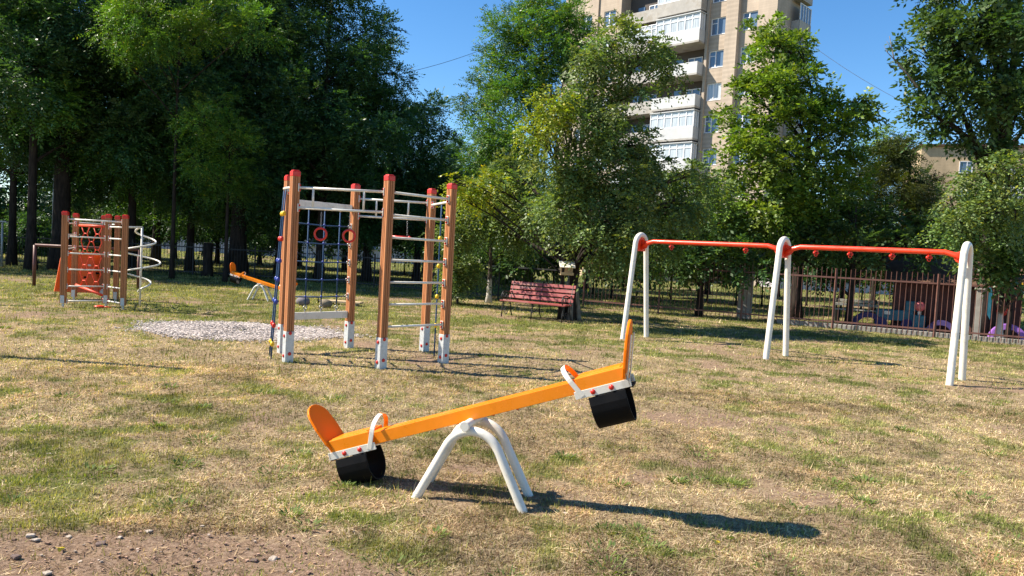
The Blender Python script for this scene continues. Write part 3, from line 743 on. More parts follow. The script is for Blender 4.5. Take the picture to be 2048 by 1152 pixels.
# ------------------------------------------------------------------ swing frame
sw = thing('swing_frame', 'empty swing frame with three white arch legs and orange-red crossbars, no seats hung', 'swing frame', (4.85, 13.6, 0))
SL = [Vector((2.68, 15.5, 0)), Vector((4.95, 13.52, 0)), Vector((7.1, 11.58, 0))]; SL = [p - sw.location for p in SL]
bd = (SL[2] - SL[0]).normalized(); bp_ = Vector((-bd.y, bd.x, 0)); HS = 2.23; crown = []
for c in SL:
    pts = [c + bp_ * u + Vector((0, 0, z)) for u, z in arch_profile(.46, HS - .06, .205)]
    m = MB(); m.tube(pts, .054, 16); m.build('leg_arch', M['white'], sw)
for i in (0, 1):
    a, b = SL[i], SL[i + 1]; zc = 2.02; pts = [a + Vector((0, 0, zc - .1)) + bd * .03, a + Vector((0, 0, zc - .02)) + bd * .16, a + Vector((0, 0, zc + .02)) + bd * .3]
    n = 8; A2, B2 = a + bd * .3 + Vector((0, 0, zc + .02)), b - bd * .3 + Vector((0, 0, zc + .02))
    pts += [A2.lerp(B2, k / n) for k in range(1, n + 1)] + [b + Vector((0, 0, zc - .02)) - bd * .16, b + Vector((0, 0, zc - .1)) - bd * .03]
    m = MB(); m.tube(pts, .044, 14); bm_ = m.build('crossbar', M['redorange'], sw)
    for e, d in ((a, bd), (b, -bd)):
        m = MB(); z = zc - .06
        m.plate([e + Vector((0, 0, z - .12)) + d * .02, e + Vector((0, 0, z - .06)) + d * .14, e + Vector((0, 0, z + .06)) + d * .22, e + Vector((0, 0, z + .12)) + d * .02], bp_, .02)
        m.plate([e + d * .02 - bp_ * .15 + Vector((0, 0, z - .13)), e + d * .02 + bp_ * .15 + Vector((0, 0, z - .13)), e + d * .02 + bp_ * .15 + Vector((0, 0, z + .12)), e + d * .02 + Vector((0, 0, z + .18)), e + d * .02 - bp_ * .15 + Vector((0, 0, z + .12))], bd, .014)
        m.build('gusset', M['redorange'], sw, .003)
    Z = a.z
    for f in ((.24, .76) if i == 0 else (.2, .4, .63, .82)):
        c = a.lerp(b, f) + Vector((0, 0, zc - .045)); m = MB()
        m.box(tuple(c), (.05, .05, .03)); m.ball(tuple(c + Vector((-.03, 0, -.03))), .026, 8); m.ball(tuple(c + Vector((.03, 0, -.03))), .026, 8); m.torus(tuple(c + Vector((0, 0, -.065))), .024, .009, n=12, m=6)
        m.build('swing_hook', M['red'], bm_)

# ------------------------------------------------------------------ bench
bl_ = G(1012, 632); br_ = G(1134, 645); mid = (bl_ + br_) / 2; ang = math.atan2(br_.y - bl_.y, br_.x - bl_.x)
bench = thing('park_bench', 'dark red slatted park bench with black iron sides, beside the tree trunk', 'bench', tuple(mid), ang); BL = 1.86
for i, y in enumerate((-.24, -.13, -.02, .09)):
    m = MB(); m.box((0, y, .43 - (.0 if i else .012) + i * -.004), (BL, .085, .032)); m.build('seat_slat', M['slat'], bench, .005)
for i in range(4):
    z = .52 + i * .115; y = .19 + i * .035; m = MB(); m.box((0, y, z), (BL, .028, .085), rot=Matrix.Rotation(math.radians(-16), 3, 'X')); m.build('back_slat', M['slat'], bench, .005)
for x in (-.86, .0, .86):
    m = MB()
    m.tube([(x, -.27, 0), (x, -.25, .2), (x, -.2, .36), (x, -.22, .405)], .016, 8); m.tube([(x, .26, 0), (x, .16, .2), (x, .13, .4), (x, .2, .55), (x, .32, .96)], .016, 8)
    m.tube([(x, -.28, .4), (x, .15, .4)], .015, 8); m.tube([(x, -.24, .16), (x, 0, .24), (x, .18, .18)], .012, 8)
    if x:
        m.tube([(x, -.26, .41), (x, -.31, .55), (x, -.24, .64), (x, -.1, .66), (x, .1, .62), (x, .22, .64)], .016, 8)
        m.torus((x, -.17, .55), .055, .011, rot=Matrix.Rotation(math.pi / 2, 3, 'Z'), n=16, m=6); m.torus((x, -.03, .54), .045, .011, rot=Matrix.Rotation(math.pi / 2, 3, 'Z'), n=16, m=6)
        m.torus((x, -.05, .12), .06, .011, rot=Matrix.Rotation(math.pi / 2, 3, 'Z'), n=16, m=6)
    m.build('side_frame' if x else 'middle_leg', M['iron'], bench)

# ------------------------------------------------------------------ odds by the far seesaw
g = G(606, 611); t = thing('boulder', 'dark grey round boulder behind the blue net, left one of the pair', 'boulder', tuple(g), 0, 'round boulders')
def rock(r, seed, m_, par):
    R_ = np.random.default_rng(seed); q = MB(); q.ball((0, 0, r * .75), r, 14, (1.15, .95, .85))
    for v in q.v:
        k = 1 + .12 * (vnoise(np.array([v.x * 7 + seed]), np.array([v.y * 7 + v.z * 5]))[0] - .5) * 2; v.x *= k; v.y *= k
    return q.build('rock', m_, par)
rock(.15, 3, mat('grey_boulder', (.17, .15, .16), .9, var=.3, vscale=12, bump=.5), t)
g = G(651, 616); t = thing('boulder', 'brown mossy round boulder behind the blue net, right one of the pair', 'boulder', tuple(g), .5, 'round boulders')
rock(.14, 9, mat('brown_boulder', (.19, .15, .10), .9, var=.3, vscale=12, bump=.5), t)
g = G(668, 611); t = thing('balance_beam', 'low yellow plank beam lying on grass behind the blue net', 'balance beam', tuple(g), math.radians(-8))
m = MB(); m.box((.1, .3, .09), (1.1, .3, .05)); m.build('plank', M['wood'], t, .006)
for x in (-.35, .5):
    m = MB(); m.box((x, .3, .03), (.09, .26, .08)); m.build('support_block', M['concrete'], t)
g = G(632, 606); t = thing('low_rail', 'low bent black pipe rail between the two boulders', 'rail', tuple(g), math.radians(-8))
m = MB(); m.tube([(-.5, 0, .15), (-.1, 0, .17), (.05, 0, .17), (.07, 0, 0)], .02, 8); m.build('pipe', M['iron'], t)
m = MB(); m.tube([(.1, -.05, .07), (.5, -.05, .07), (.52, -.05, 0)], .02, 8); m.build('pipe', M['iron'], t)

# ------------------------------------------------------------------ fences
def fence(A, B, h, label, m, spacing, rails, bay, tip=.12, br=.007, post_w=.05, name='metal_fence'):
    A = Vector(A); B = Vector(B); t = thing(name, label, 'fence', tuple(A)); d = B - A; Ln = d.length; d.normalize(); nb = max(1, round(Ln / bay))
    for i in range(nb):
        a = d * (Ln * i / nb); b = d * (Ln * (i + 1) / nb); q = MB(); r_ = random.Random(i)
        for z in rails: q.bar(a + Vector((0, 0, z)), b + Vector((0, 0, z)), .02, .045)
        n = int((b - a).length / spacing)
        for k in range(1, n):
            p = a.lerp(b, k / n); l = r_.uniform(-.012, .012)
            q.bar(p + Vector((0, 0, .06)), p + Vector((l, 0, h + r_.uniform(-.02, .02))), br * 2, br * 2, up=(1, 0, 0))
        q.build('picket_panel', m, t)
    for i in range(nb + 1):
        q = MB(); q.box(tuple(d * (Ln * i / nb) + Vector((0, 0, (h + .0) / 2))), (post_w, post_w, h)); q.build('post', m, t)
    return t
FA = G(1166, 614); FB = G(2048, 692); FB = FA + (FB - FA) * 1.25
fence(FA, FB, 1.72, 'rusty brown picket fence running behind the swing frame to the right', M['fence_brown'], .125, (.22, 1.46), 2.5)
LA = G(1140, 612); LB = Vector((-7.6, 29.5, 0)); LC = Vector((-26, 31.5, 0))
fence(LA, LB, 1.32, 'black picket fence behind the bench and left climbing frame, nearer stretch', M['fence_black'], .12, (.15, 1.15), 2.5, name='metal_fence')
fence(LB + Vector((-.1, 0.05, 0)), LC, 1.32, 'black picket fence at the far left behind the small climbing frame and dark trunks', M['fence_black'], .12, (.15, 1.15), 2.5, name='metal_fence')
dF = (FB - FA).normalized(); nF = Vector((-dF.y, dF.x, 0))
if nF.y < 0: nF = -nF
# kerb / low concrete edge and paved path beyond the right fence
m = MB(); a = FA + nF * .35 + dF * 6; b = FB + nF * .35; m.bar(a + Vector((0, 0, .05)), b + Vector((0, 0, .05)), .18, .16)
tag(m.build('kerb', M['concrete'], None, .01), kind='structure')
M['sand'] = mat('sandy_soil', (.34, .25, .17), .95, var=.3, vscale=3, bump=.6, bscale=30, dirt=(.10, .12, .04), dirt_amt=.6)
m = MB(); c = [FA + nF * .6 + dF * 6, FB + nF * .6, FB + nF * 1.6, FA + nF * 1.6 + dF * 6]; m.add([v + Vector((0, 0, .035)) for v in c], [(0, 1, 2, 3)])
tag(m.build('path', M['concrete']), kind='structure')
def along(px, off=0.):   # point of the right fence line under image column px, set back by off metres
    best = min(((abs(CX + F * (FA + dF * s).x / (FA + dF * s).y - px), s) for s in [i * .02 for i in range(1200)]))[1]
    p = FA + dF * best + nF * off; return Vector((p.x, p.y, 0))
angF = math.atan2(dF.y, dF.x)
# concrete pillars by the fence
for px, w, h, off, lb in ((1486, .42, 1.35, .9, 'wide pale concrete pillar behind the brown fence, left of the middle swing leg'), (1972, .16, 1.35, .9, 'slim grey concrete pillar behind the brown fence, right of the last swing leg')):
    p = along(px, off); t = thing('concrete_pillar', lb, 'pillar', tuple(p), angF)
    m = MB(); m.box((0, 0, h / 2), (w, .2, h)); m.build('shaft', M['concrete'], t, .012)
    m = MB(); m.box((0, 0, h + .025), (w + .06, .26, .05)); m.build('cap', M['concrete'], t, .008)
# shed
p = along(1935, 3.4); t = thing('garden_shed', 'dark red wooden shed with grey felt roof behind the fence', 'shed', tuple(p), angF)
m = MB()
for i in range(18): m.box((-1.53 + i * .18, -1.0, .75), (.172, .03, 1.5))
m.box((0, .02, .75), (3.24, 2.0, 1.5)); m.build('wall', M['shed'], t)
m = MB(); m.plate([(-1.9, -1.5, 1.45), (1.9, -1.5, 1.45), (1.9, .1, 2.15), (-1.9, .1, 2.15)], (0, -.4, 1), .05); m.plate([(-1.9, .1, 2.15), (1.9, .1, 2.15), (1.9, 1.5, 1.45), (-1.9, 1.5, 1.45)], (0, .4, 1), .05); m.build('roof', M['roofing'], t)
m = MB(); m.box((.5, -1.03, .68), (.75, .03, 1.3)); m.build('door', M['fence_brown'], t)
# tyre arches and figures of the next playground
def tyre_arch(px, off, R_, mm, lb, rz=0.):
    p = along(px, off); t = thing('painted_tyre', lb, 'tyre', tuple(p), angF + rz, 'painted tyres half sunk in the ground')
    q = MB(); pts = [(R_ * math.cos(a), 0, R_ * math.sin(a)) for a in [math.pi * i / 16 for i in range(17)]]
    q.strap(pts, (0, 1, 0), .22, .07); q.build('tyre_tread', M[mm], t, .01)
    q = MB()
    for y in (-.11, .11): q.strap([(x * .88, y, z * .88) for x, _, z in pts], (0, 1, 0), .03, .12)
    q.build('tyre_sidewall', M[mm], t)
tyre_arch(1742, 2.2, .42, 'purple', 'dark purple painted tyre half sunk behind the fence, leftmost tyre', .2)
tyre_arch(1905, 1.9, .36, 'purple', 'purple painted tyre half sunk in front of the shed', -.1)
tyre_arch(2046, 1.6, .42, 'lilac', 'lilac painted tyre half sunk at the right picture edge', 0)
p = along(1800, 2.4); t = thing('play_truck', 'turquoise wooden play truck behind the fence beside the purple tyre', 'play structure', tuple(p), angF)
m = MB(); m.box((0, 0, .42), (1.0, .5, .32)); m.box((.42, 0, .72), (.3, .46, .3)); m.build('body', M['turq'], t, .02)
for x in (-.35, .35):
    m = MB(); m.tube([(x, -.3, .17), (x, .3, .17)], .17, 16); m.build('wheel', M['purple'], t)
m = MB(); m.box((-.2, -.262, .48), (.16, .02, .1)); m.build('panel', M['white'], t)
p = along(1854, 2.1); t = thing('play_figure', 'garden play figure with round pink head on a turquoise block', 'play figure', tuple(p), angF)
m = MB(); m.box((0, 0, .3), (.34, .3, .36)); m.box((0, 0, .09), (.5, .4, .1)); m.build('base', M['turq'], t, .02)
m = MB(); m.tube([(0, 0, .45), (0, 0, .62)], .05, 10); m.build('neck', M['white'], t)
m = MB(); m.ball((0, 0, .74), .15, 16); m.build('head', M['pink'], t)
p = along(2032, 2.4); t = thing('play_figure', 'red flower-shaped play figure over the lilac tyre at the right edge', 'play figure', tuple(p), angF)
m = MB()
for i in range(6):
    a = i * math.pi / 3; m.ball((.17 * math.cos(a), 0, .88 + .17 * math.sin(a)), .12, 12, (1, .35, 1))
m.build('petals', M['red'], t); m = MB(); m.ball((0, -.05, .88), .1, 12, (1, .5, 1)); m.build('centre', M['pink'], t); m = MB(); m.tube([(0, 0, 0), (0, 0, .8)], .035, 8); m.build('stem', M['turq'], t)
p = along(1715, 3.6); t = thing('park_bench', 'white slatted bench in shade behind the brown fence', 'bench', tuple(p), angF + .3)
for z, y in ((.42, -.1), (.42, .05), (.58, .2), (.7, .24)):
    m = MB(); m.box((0, y, z), (1.4, .11 if z < .5 else .03, .03 if z < .5 else .09)); m.build('slat', M['white_board'], t, .004)
for x in (-.6, .6):
    m = MB(); m.box((x, 0, .2), (.05, .35, .4)); m.box((x, .24, .4), (.05, .05, .75)); m.build('leg', M['iron'], t)
p = along(2110, 2.6); t = thing('sandbox_canopy', 'small canopy with yellow edge board at the far right behind the fence', 'canopy', tuple(p), angF)
m = MB(); m.plate([(-1.2, -.8, 1.6), (1.2, -.8, 1.45), (1.2, .8, 1.85), (-1.2, .8, 2.0)], (0, -.3, 1), .05); m.build('roof', M['roofing'], t)
m = MB(); m.bar((-1.22, -.84, 1.61), (1.2, -.84, 1.46), .03, .09); m.build('edge_board', M['yellow'], t)
for x in (-1.1, 1.1):
    for y in (-.7, .7):
        m = MB(); m.box((x, y, .8), (.08, .08, 1.6)); m.build('post', M['turq'], t)

# thin poles
def pole(px, py, h, r, lb, top='cap'):
    g = G(px, py); t = thing('metal_pole', lb, 'pole', (g.x, g.y, 0)); m = MB(); m.tube([(0, 0, 0), (0, 0, h)], r, 10); m.build('shaft', M['greymetal'], t)
    m = MB(); m.box((0, 0, h), (.36 if top == 'tee' else r * 2.6, r * 3, .05)); m.build('crosspiece' if top == 'tee' else 'cap', M['greymetal'], t)
pole(104, 536, 5.2, .05, 'slim pale metal pole in front of the thick dark trunk at the left')
pole(3, 535, 1.75, .04, 'short grey pole with a flat crosspiece at the left picture edge', 'tee')
# a tall timber post left of the frame and one behind it: their long shadows cross the lawn
for x, y, h, lb in ((-8.6, 9.3, 4.6, 'tall timber post just outside the left picture edge, casting the long shadow'), (-12.5, 15.2, 2.6, 'shorter timber post outside the left picture edge')):
    t = thing('timber_post', lb, 'post', (x, y, 0)); m = MB(); m.tube([(0, 0, 0), (0, 0, h * .5), (0, 0, h)], [.075, .07, .06], 12); m.build('shaft', M['bark_grey'], t); m = MB(); m.tube([(0, 0, h - .03), (0, 0, h + .03)], .066, 12); m.build('cap', M['steel'], t)

# ------------------------------------------------------------------ apartment blocks
def window(root, c, u, n, w, h, mull=1, light=False, lintel=True):
    """c centre on the wall plane, u along the wall, n outward"""
    up = Vector((0, 0, 1)); R = Matrix((u, n, up)).transposed()
    q = MB(); fw = .07
    q.box(c + up * (h / 2 - fw / 2) + n * .02, (w, .1, fw), rot=R); q.box(c - up * (h / 2 - fw / 2) + n * .02, (w, .1, fw), rot=R)
    for s in (-1, 1): q.box(c + u * s * (w / 2 - fw / 2) + n * .022, (fw, .1, h - 2 * fw), rot=R)
    for k in range(mull):
        f = (k + 1) / (mull + 1) - .5 + (.08 if mull == 1 else 0); q.box(c + u * f * w + n * .021, (.08, .09, h - 2 * fw), rot=R)
    if not light: q.box(c + u * (.29 * w) + up * h * .2 + n * .019, (.42 * w - fw, .08, .05), rot=R)
    fr = q.build('window', M['frame_white'], root)
    q = MB(); q.box(c + n * .0, (w - fw, .03, h - fw), rot=R); q.build('pane', M['pane_light' if light else 'pane'], fr)
    q = MB(); q.box(c - up * (h / 2 + .04) + n * .08, (w + .12, .2, .04), rot=R); q.build('sill', M['balcony_grey'], fr)
    return fr
K0 = Vector((20.9, 62.4, 0)); eU = Vector((-.709, .705, 0)).normalized(); nO = Vector((-.705, -.709, 0)).normalized(); eS = -nO
bld = thing('apartment_block', 'tall sand-coloured apartment block with white glazed balconies above the trees', 'building', tuple(K0))
H = 29.0; up = Vector((0, 0, 1)); ZC = lambda k: 2.56 + 2.86 * k
def wallbox(u0, u1, z0, z1, n0, n1, name='wall', m='facade', root=bld):
    c = eU * (u0 + u1) / 2 + nO * (n0 + n1) / 2 + up * (z0 + z1) / 2
    q = MB(); q.box(c, (u1 - u0, n1 - n0, z1 - z0), rot=Matrix((eU, nO, up)).transposed()); return q.build(name, M[m], root)
def wall_with_openings(u0, u1, n1, wins, name='wall', th=.35):
    """strip of wall between u0 and u1 with a window hole (uc, w, h) on every storey"""
    q = MB(); R = Matrix((eU, nO, up)).transposed()
    def bx(a, b, z0, z1):
        if b - a > .01 and z1 - z0 > .01: q.box(eU * (a + b) / 2 + nO * (n1 - th / 2) + up * (z0 + z1) / 2, (b - a, th, z1 - z0), rot=R)
    uc, w, h = wins
    bx(u0, uc - w / 2, 0, H); bx(uc + w / 2, u1, 0, H); z = 0
    for k in range(9):
        bx(uc - w / 2, uc + w / 2, z, ZC(k) - h / 2); z = ZC(k) + h / 2
        window(bld, eU * uc + nO * (n1 - .16) + up * ZC(k), eU, nO, w - .01, h - .01, light=(k % 4 == 1))
    bx(uc - w / 2, uc + w / 2, z, H); q.build(name, M['facade'], bld)
wallbox(0, 1.7, 0, H, -.35, .12); wall_with_openings(1.7, 3.4, -.12, (2.5, 1.45, 1.5)); wallbox(3.4, 4.55, 0, H, -.35, .35)
wall_with_openings(4.55, 6.3, -.02, (5.45, 1.5, 1.5)); wallbox(6.3, 6.55, 0, H, -.35, .2)
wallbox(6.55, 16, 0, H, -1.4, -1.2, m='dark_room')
wallbox(16, 16.3, 0, H, -1.3, .3)
wall_with_openings(16.3, 19.0, 0, (17.6, 1.45, 1.5)); wallbox(19.0, 19.2, 0, H, -.35, .15); wall_with_openings(19.2, 22.0, 0, (20.6, 1.45, 1.5)); wallbox(22, 23.4, 0, H, -.35, .12)
# side wall (shaded) and rear volume
q = MB(); R = Matrix((eU, nO, up)).transposed()
q.box(eU * 11.7 - nO * 3.2 + up * H / 2, (23.0, 3.4, H), rot=R); q.box(eU * .18 - nO * 2.6 + up * H / 2, (.36, 4.5, H), rot=R); q.build('side_wall', M['facade'], bld)
wallbox(-.3, 23.7, H, H + .4, -5.2, .5, 'roof', 'balcony_grey')
for k in range(9):   # balconies on the shaded side
    c = -eU * .4 - nO * 3.6 + up * (ZC(k) - .95); q = MB(); q.box(c, (.8, 2.2, .15), rot=R); q.box(c + up * .55 - eU * .36, (.08, 2.2, 1.0), rot=R)
    for s in (-1, 1): q.box(c + up * .55 + nO * s * 1.06, (.72, .08, 1.0), rot=R)
    b = q.build('balcony', M['balcony_grey'], bld)
    q = MB()
    for s in (-1.05, -.5, 0, .5, 1.05): q.box(c + up * 1.75 - eU * .36 + nO * s, (.06, .06, 1.4), rot=R)
    q.box(c + up * 2.42 - eU * .36, (.06, 2.2, .06), rot=R); q.build('balcony_frame', M['frame_white' if k % 2 else 'balcony_grey'], b)
    q = MB(); q.box(c + up * 1.75 - eU * .33, (.02, 2.1, 1.35), rot=R); q.build('pane', M['pane'], b)
# front balconies and loggias
sty = {8: ('g', 'o'), 7: ('w', 'g'), 6: ('w', 'o'), 5: ('g', 'o'), 4: ('W', 'g'), 3: ('w', 'o'), 2: ('g', 'g'), 1: ('w', 'o'), 0: ('g', 'o')}
for k in range(9):
    a_, b_ = sty[k]; z0 = ZC(k) - 1.35
    for (u0, u1, st) in ((6.6, 11.2, a_), (11.35, 15.9, b_)):
        n1 = 1.15 if u0 < 8 else .55; uc = (u0 + u1) / 2; W = u1 - u0
        q = MB(); q.box(eU * uc + nO * (n1 / 2 - .6) + up * z0, (W, n1 + 1.2, .16), rot=R)
        b = q.build('balcony', M['balcony_grey'], bld)
        pm = 'balcony_white' if st in 'wW' or k in (5,) and u0 < 8 else 'balcony_grey'
        q = MB(); q.box(eU * uc + nO * (n1 - .04) + up * (z0 + .58), (W, .08, 1.0), rot=R)
        for s in (u0 + .04, u1 - .04): q.box(eU * s + nO * (n1 / 2 - .04) + up * (z0 + .58), (.08, n1 - .08, 1.0), rot=R)
        q.build('parapet', M[pm], b)
        glazed = (u0 < 8 and k in (8, 7, 4, 3, 1)) or (u0 > 8 and k in (7, 2))
        if glazed:
            q = MB(); gz = z0 + 1.08; gh = 1.42; nw = 6
            g0, g1 = (u0 + .03, u1 - .03)
            for i in range(nw + 1): q.box(eU * (g0 + (g1 - g0) * i / nw) + nO * (n1 - .05) + up * (gz + gh / 2), (.07, .07, gh), rot=R)
            for z in (gz + .04, gz + gh - .04, gz + gh * .7): q.box(eU * (g0 + g1) / 2 + nO * (n1 - .048) + up * z, (g1 - g0, .06, .07), rot=R)
            for i in range(1, 3): q.box(eU * g0 + nO * (n1 * i / 3) + up * (gz + gh / 2), (.06, .07, gh), rot=R)
            fr_ = q.build('balcony_glazing', M['frame_white'], b)
            q = MB(); q.box(eU * (g0 + g1) / 2 + nO * (n1 - .07) + up * (gz + gh / 2), (g1 - g0 - .04, .02, gh - .05), rot=R); q.build('pane', M['pane_light'], fr_)
            q = MB(); q.box(eU * (g0 + .02) + nO * (n1 / 2 - .05) + up * (gz + gh / 2), (.02, n1 - .1, gh - .05), rot=R); q.build('side_pane', M['pane_light' if st != 'w' else 'balcony_white'], fr_)
            if st in 'wW' or k == 8: q = MB(); q.box(eU * uc + nO * (n1 / 2) + up * (gz + gh + .06), (W + .1, n1 + .15, .08), rot=R); q.build('balcony_roof', M['balcony_white' if st in 'wW' else 'balcony_grey'], b)
        else:
            window(bld, eU * (u0 + W * .35) - nO * 1.15 + up * ZC(k), eU, nO, 1.5, 1.5)
            q = MB(); q.box(eU * (u0 + W * .72) - nO * 1.17 + up * (ZC(k) - .25), (.8, .06, 2.05), rot=R); q.build('balcony_door', M['pane'], bld)

# second, farther block at the right
B2 = Vector((57.0, 96.0, 0)); dB = Vector((.96, -.28, 0)).normalized(); nB = Vector((-.28, -.96, 0)).normalized(); RB = Matrix((dB, nB, up)).transposed()
b2 = thing('apartment_block', 'low far ochre apartment block with white balconies behind the right-hand trees', 'building', tuple(P(1822, 560, 96.0).xy.to_3d()))
HB = P(1822, 291, 96.0).z
q = MB(); q.box(dB * 11 - nB * 5 + up * HB / 2, (22, 10, HB), rot=RB); q.build('wall', M['facade_far'], b2)
q = MB(); q.box(dB * 11 - nB * 5 + up * (HB + .12), (22.6, 10.6, .28), rot=RB); q.build('roof', M['roofing'], b2)
for k in range(6):
    z = HB - 2.6 - k * 2.95
    for s in (5.2, 16.5): window(b2, dB * s + nB * .0 + up * z, dB, nB, 1.5, 1.5)
    if k == 0: 
        q = MB(); q.box(dB * 5.0 + nB * .01 + up * (z + 1.75), (.3, .06, .7), rot=RB); q.build('vent', M['dark_room'], b2)
    for s in (9.6, 12.9):
        q = MB(); q.box(dB * s + nB * .6 + up * (z - 1.3), (3.1, 1.2, .15), rot=RB); b = q.build('balcony', M['balcony_grey'], b2)
        q = MB(); q.box(dB * s + nB * 1.16 + up * (z - .75), (3.1, .08, 1.0), rot=RB); q.build('parapet', M['balcony_white'], b)
        if (k + int(s)) % 3: window(b2, dB * s + nB * 1.12 + up * (z + .42), dB, nB, 3.0, 1.3, mull=3, light=True)

# low pale buildings seen under the crowns, far behind the black fence
def low_building(px0, px1, y, h, mm, lb, tint=None):
    a = P(px0, 480, y); b = P(px1, 480, y); W = b.x - a.x; t = thing('low_building', lb, 'building', (a.x + W / 2, y, 0))
    q = MB(); q.box((0, 2, h / 2), (W, 4, h)); q.build('wall', M[mm], t); q = MB(); q.box((0, 2, h + .12), (W + .5, 4.5, .2)); q.build('roof', M['roofing'], t)
    n = int(W / 4.5)
    for i in range(n): window(t, Vector((-W / 2 + (i + .6) * W / n, -.0, h * .55)), Vector((1, 0, 0)), Vector((0, -1, 0)), 1.4, 1.1)
low_building(-140, 330, 78, 3.4, 'wall_pale', 'long low grey building far behind the left trees')
low_building(345, 900, 72, 3.2, 'wall_pale', 'low pale building seen between trunks behind the blue net')
low_building(1170, 1420, 62, 3.0, 'facade_far', 'low ochre building glimpsed under the crowns behind the left swing leg')
low_building(1560, 2050, 58, 3.0, 'wall_pale', 'low white building glimpsed through the fence at the right')
# overhead wires
def wire(a, b, lb):
    A = P(*a); B = P(*b); q = MB(); q.tube([A.lerp(B, i / 12) - Vector((0, 0, .5 * 4 * (i / 12) * (1 - i / 12))) for i in range(13)], .011, 5); t = q.build('overhead_wire', M['iron']); tag(t, lb, 'wire', 'thin overhead wires')
wire((780, 152, 34), (1120, 20, 46), 'thin overhead wire crossing the sky left of the apartment block')
wire((1560, 40, 50), (1900, 248, 40), 'thin overhead wire crossing the sky right of the apartment block')

# ------------------------------------------------------------------ trees
def unit(v): return v / np.maximum(np.linalg.norm(v, axis=-1, keepdims=True), 1e-9)
def crown_leaves(lobes, kind, dens, seed, pal, yel=0.0, ls=1.0):
    """lobes (x,y,z,rx,ry,rz[,tone]); returns leaf quads + colours. Twigs with leaflets spread over uneven clumps."""
    R = np.random.default_rng(seed); VV = []; CC = []; cl_out = []
    spec = {'pinnate': (11, .42, .085, .034, .55), 'broad': (7, .34, .15, .075, .75), 'small': (9, .36, .085, .046, .9), 'needle': (13, .34, .09, .02, .5)}[kind]
    K, TL, LL, LW, DROOP = spec; LL *= ls; LW *= ls; TL *= ls ** .5
    for lb in lobes:
        x, y, z, rx, ry, rz = lb[:6]; tone = lb[6] if len(lb) > 6 else 1.0
        ncl = max(7, int(15 * (rx * ry * rz) ** .4))
        d = unit(R.normal(size=(ncl, 3))); rad = R.random(ncl) ** .42 * .86
        cc = np.array([x, y, z]) + d * rad[:, None] * np.array([rx, ry, rz])
        cl_out.append(cc)
        cr = (.30 + .22 * R.random(ncl)) * (rx + ry + rz) / 3
        ntot = 2.1 * dens * math.pi * (rx * ry * rz) ** (2 / 3) / (LL * LW * .5) / K
        nt = np.maximum(4, (ntot * cr ** 2 / (cr ** 2).sum()).astype(int))
        for c, r, n, dd in zip(cc, cr, nt, d):
            o = unit(R.normal(size=(n, 3))); rr = (R.random(n) ** .45)[:, None] * r
            o = c + o * rr * np.array([1.15, 1.15, .72]) 
            outw = unit((o - np.array([x, y, z])) / np.array([rx, ry, rz]) + R.normal(size=(n, 3)) * .45 + np.array([0, 0, .12 if kind != 'small' else -.25]))
            clt = tone * (.82 + .36 * R.random())
            L = TL * (.7 + .6 * R.random(n)); side = unit(np.cross(outw, unit(R.normal(size=(n, 3)) * .35 + np.array([0, 0, 1]))))
            nrm = np.cross(side, outw)
            t = np.linspace(.12, 1, K)[None, :, None]
            sg = np.where(np.arange(K) % 2 == 0, 1., -1.)[None, :, None]
            last = (np.arange(K) == K - 1)[None, :, None]
            pos = o[:, None] + outw[:, None] * t * L[:, None, None] + np.array([0, 0, -1.]) * (t ** 2) * (L * DROOP * .6)[:, None, None]
            dirn = unit(outw[:, None] * .62 + side[:, None] * sg * np.where(last, 0, 1.) + R.normal(size=(n, K, 3)) * .22 + np.array([0, 0, -.25 * DROOP]))
            wv = unit(np.cross(dirn, nrm[:, None] + R.normal(size=(n, K, 3)) * .45))
            s = (.72 + .5 * R.random((n, K, 1))); ll = LL * s; lw = LW * s
            nn = np.cross(dirn, wv)
            p0 = pos; p1 = pos + dirn * ll * .45 + wv * lw * .5 + nn * lw * .12; p2 = pos + dirn * ll; p3 = pos + dirn * ll * .45 - wv * lw * .5 + nn * lw * .12
            VV.append(np.stack([p0, p1, p2, p3], 2).reshape(-1, 3))
            q = R.random((n, K, 1)); base = pal[0] * (1 - q) + pal[1] * q
            yl = (R.random((n, K, 1)) < yel); base = np.where(yl, pal[2], base)
            hue = 1 + (R.random(3) - .5) * np.array([.25, .12, .2])
            c_ = base * clt * hue * (.8 + .4 * R.random((n, 1, 1)))
            CC.append(np.repeat(c_.reshape(-1, 3), 4, 0))
    return np.concatenate(VV), np.concatenate(CC), cl_out
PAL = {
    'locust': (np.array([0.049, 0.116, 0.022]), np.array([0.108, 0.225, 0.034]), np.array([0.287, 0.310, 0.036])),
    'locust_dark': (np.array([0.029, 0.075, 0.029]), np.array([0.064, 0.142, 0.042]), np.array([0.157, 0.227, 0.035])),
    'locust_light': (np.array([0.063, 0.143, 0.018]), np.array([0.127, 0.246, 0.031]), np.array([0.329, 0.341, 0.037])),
    'apple': (np.array([.075, .125, .034]), np.array([.17, .235, .07]), np.array([.26, .28, .03])),
    'yellow': (np.array([.15, .20, .014]), np.array([.27, .33, .025]), np.array([.36, .32, .03])),
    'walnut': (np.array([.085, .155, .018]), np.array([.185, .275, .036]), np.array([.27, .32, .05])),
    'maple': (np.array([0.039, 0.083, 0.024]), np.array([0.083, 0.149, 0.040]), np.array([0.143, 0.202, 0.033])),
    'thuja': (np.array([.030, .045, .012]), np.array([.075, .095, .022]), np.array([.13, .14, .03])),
}
N_LEAF = [0]
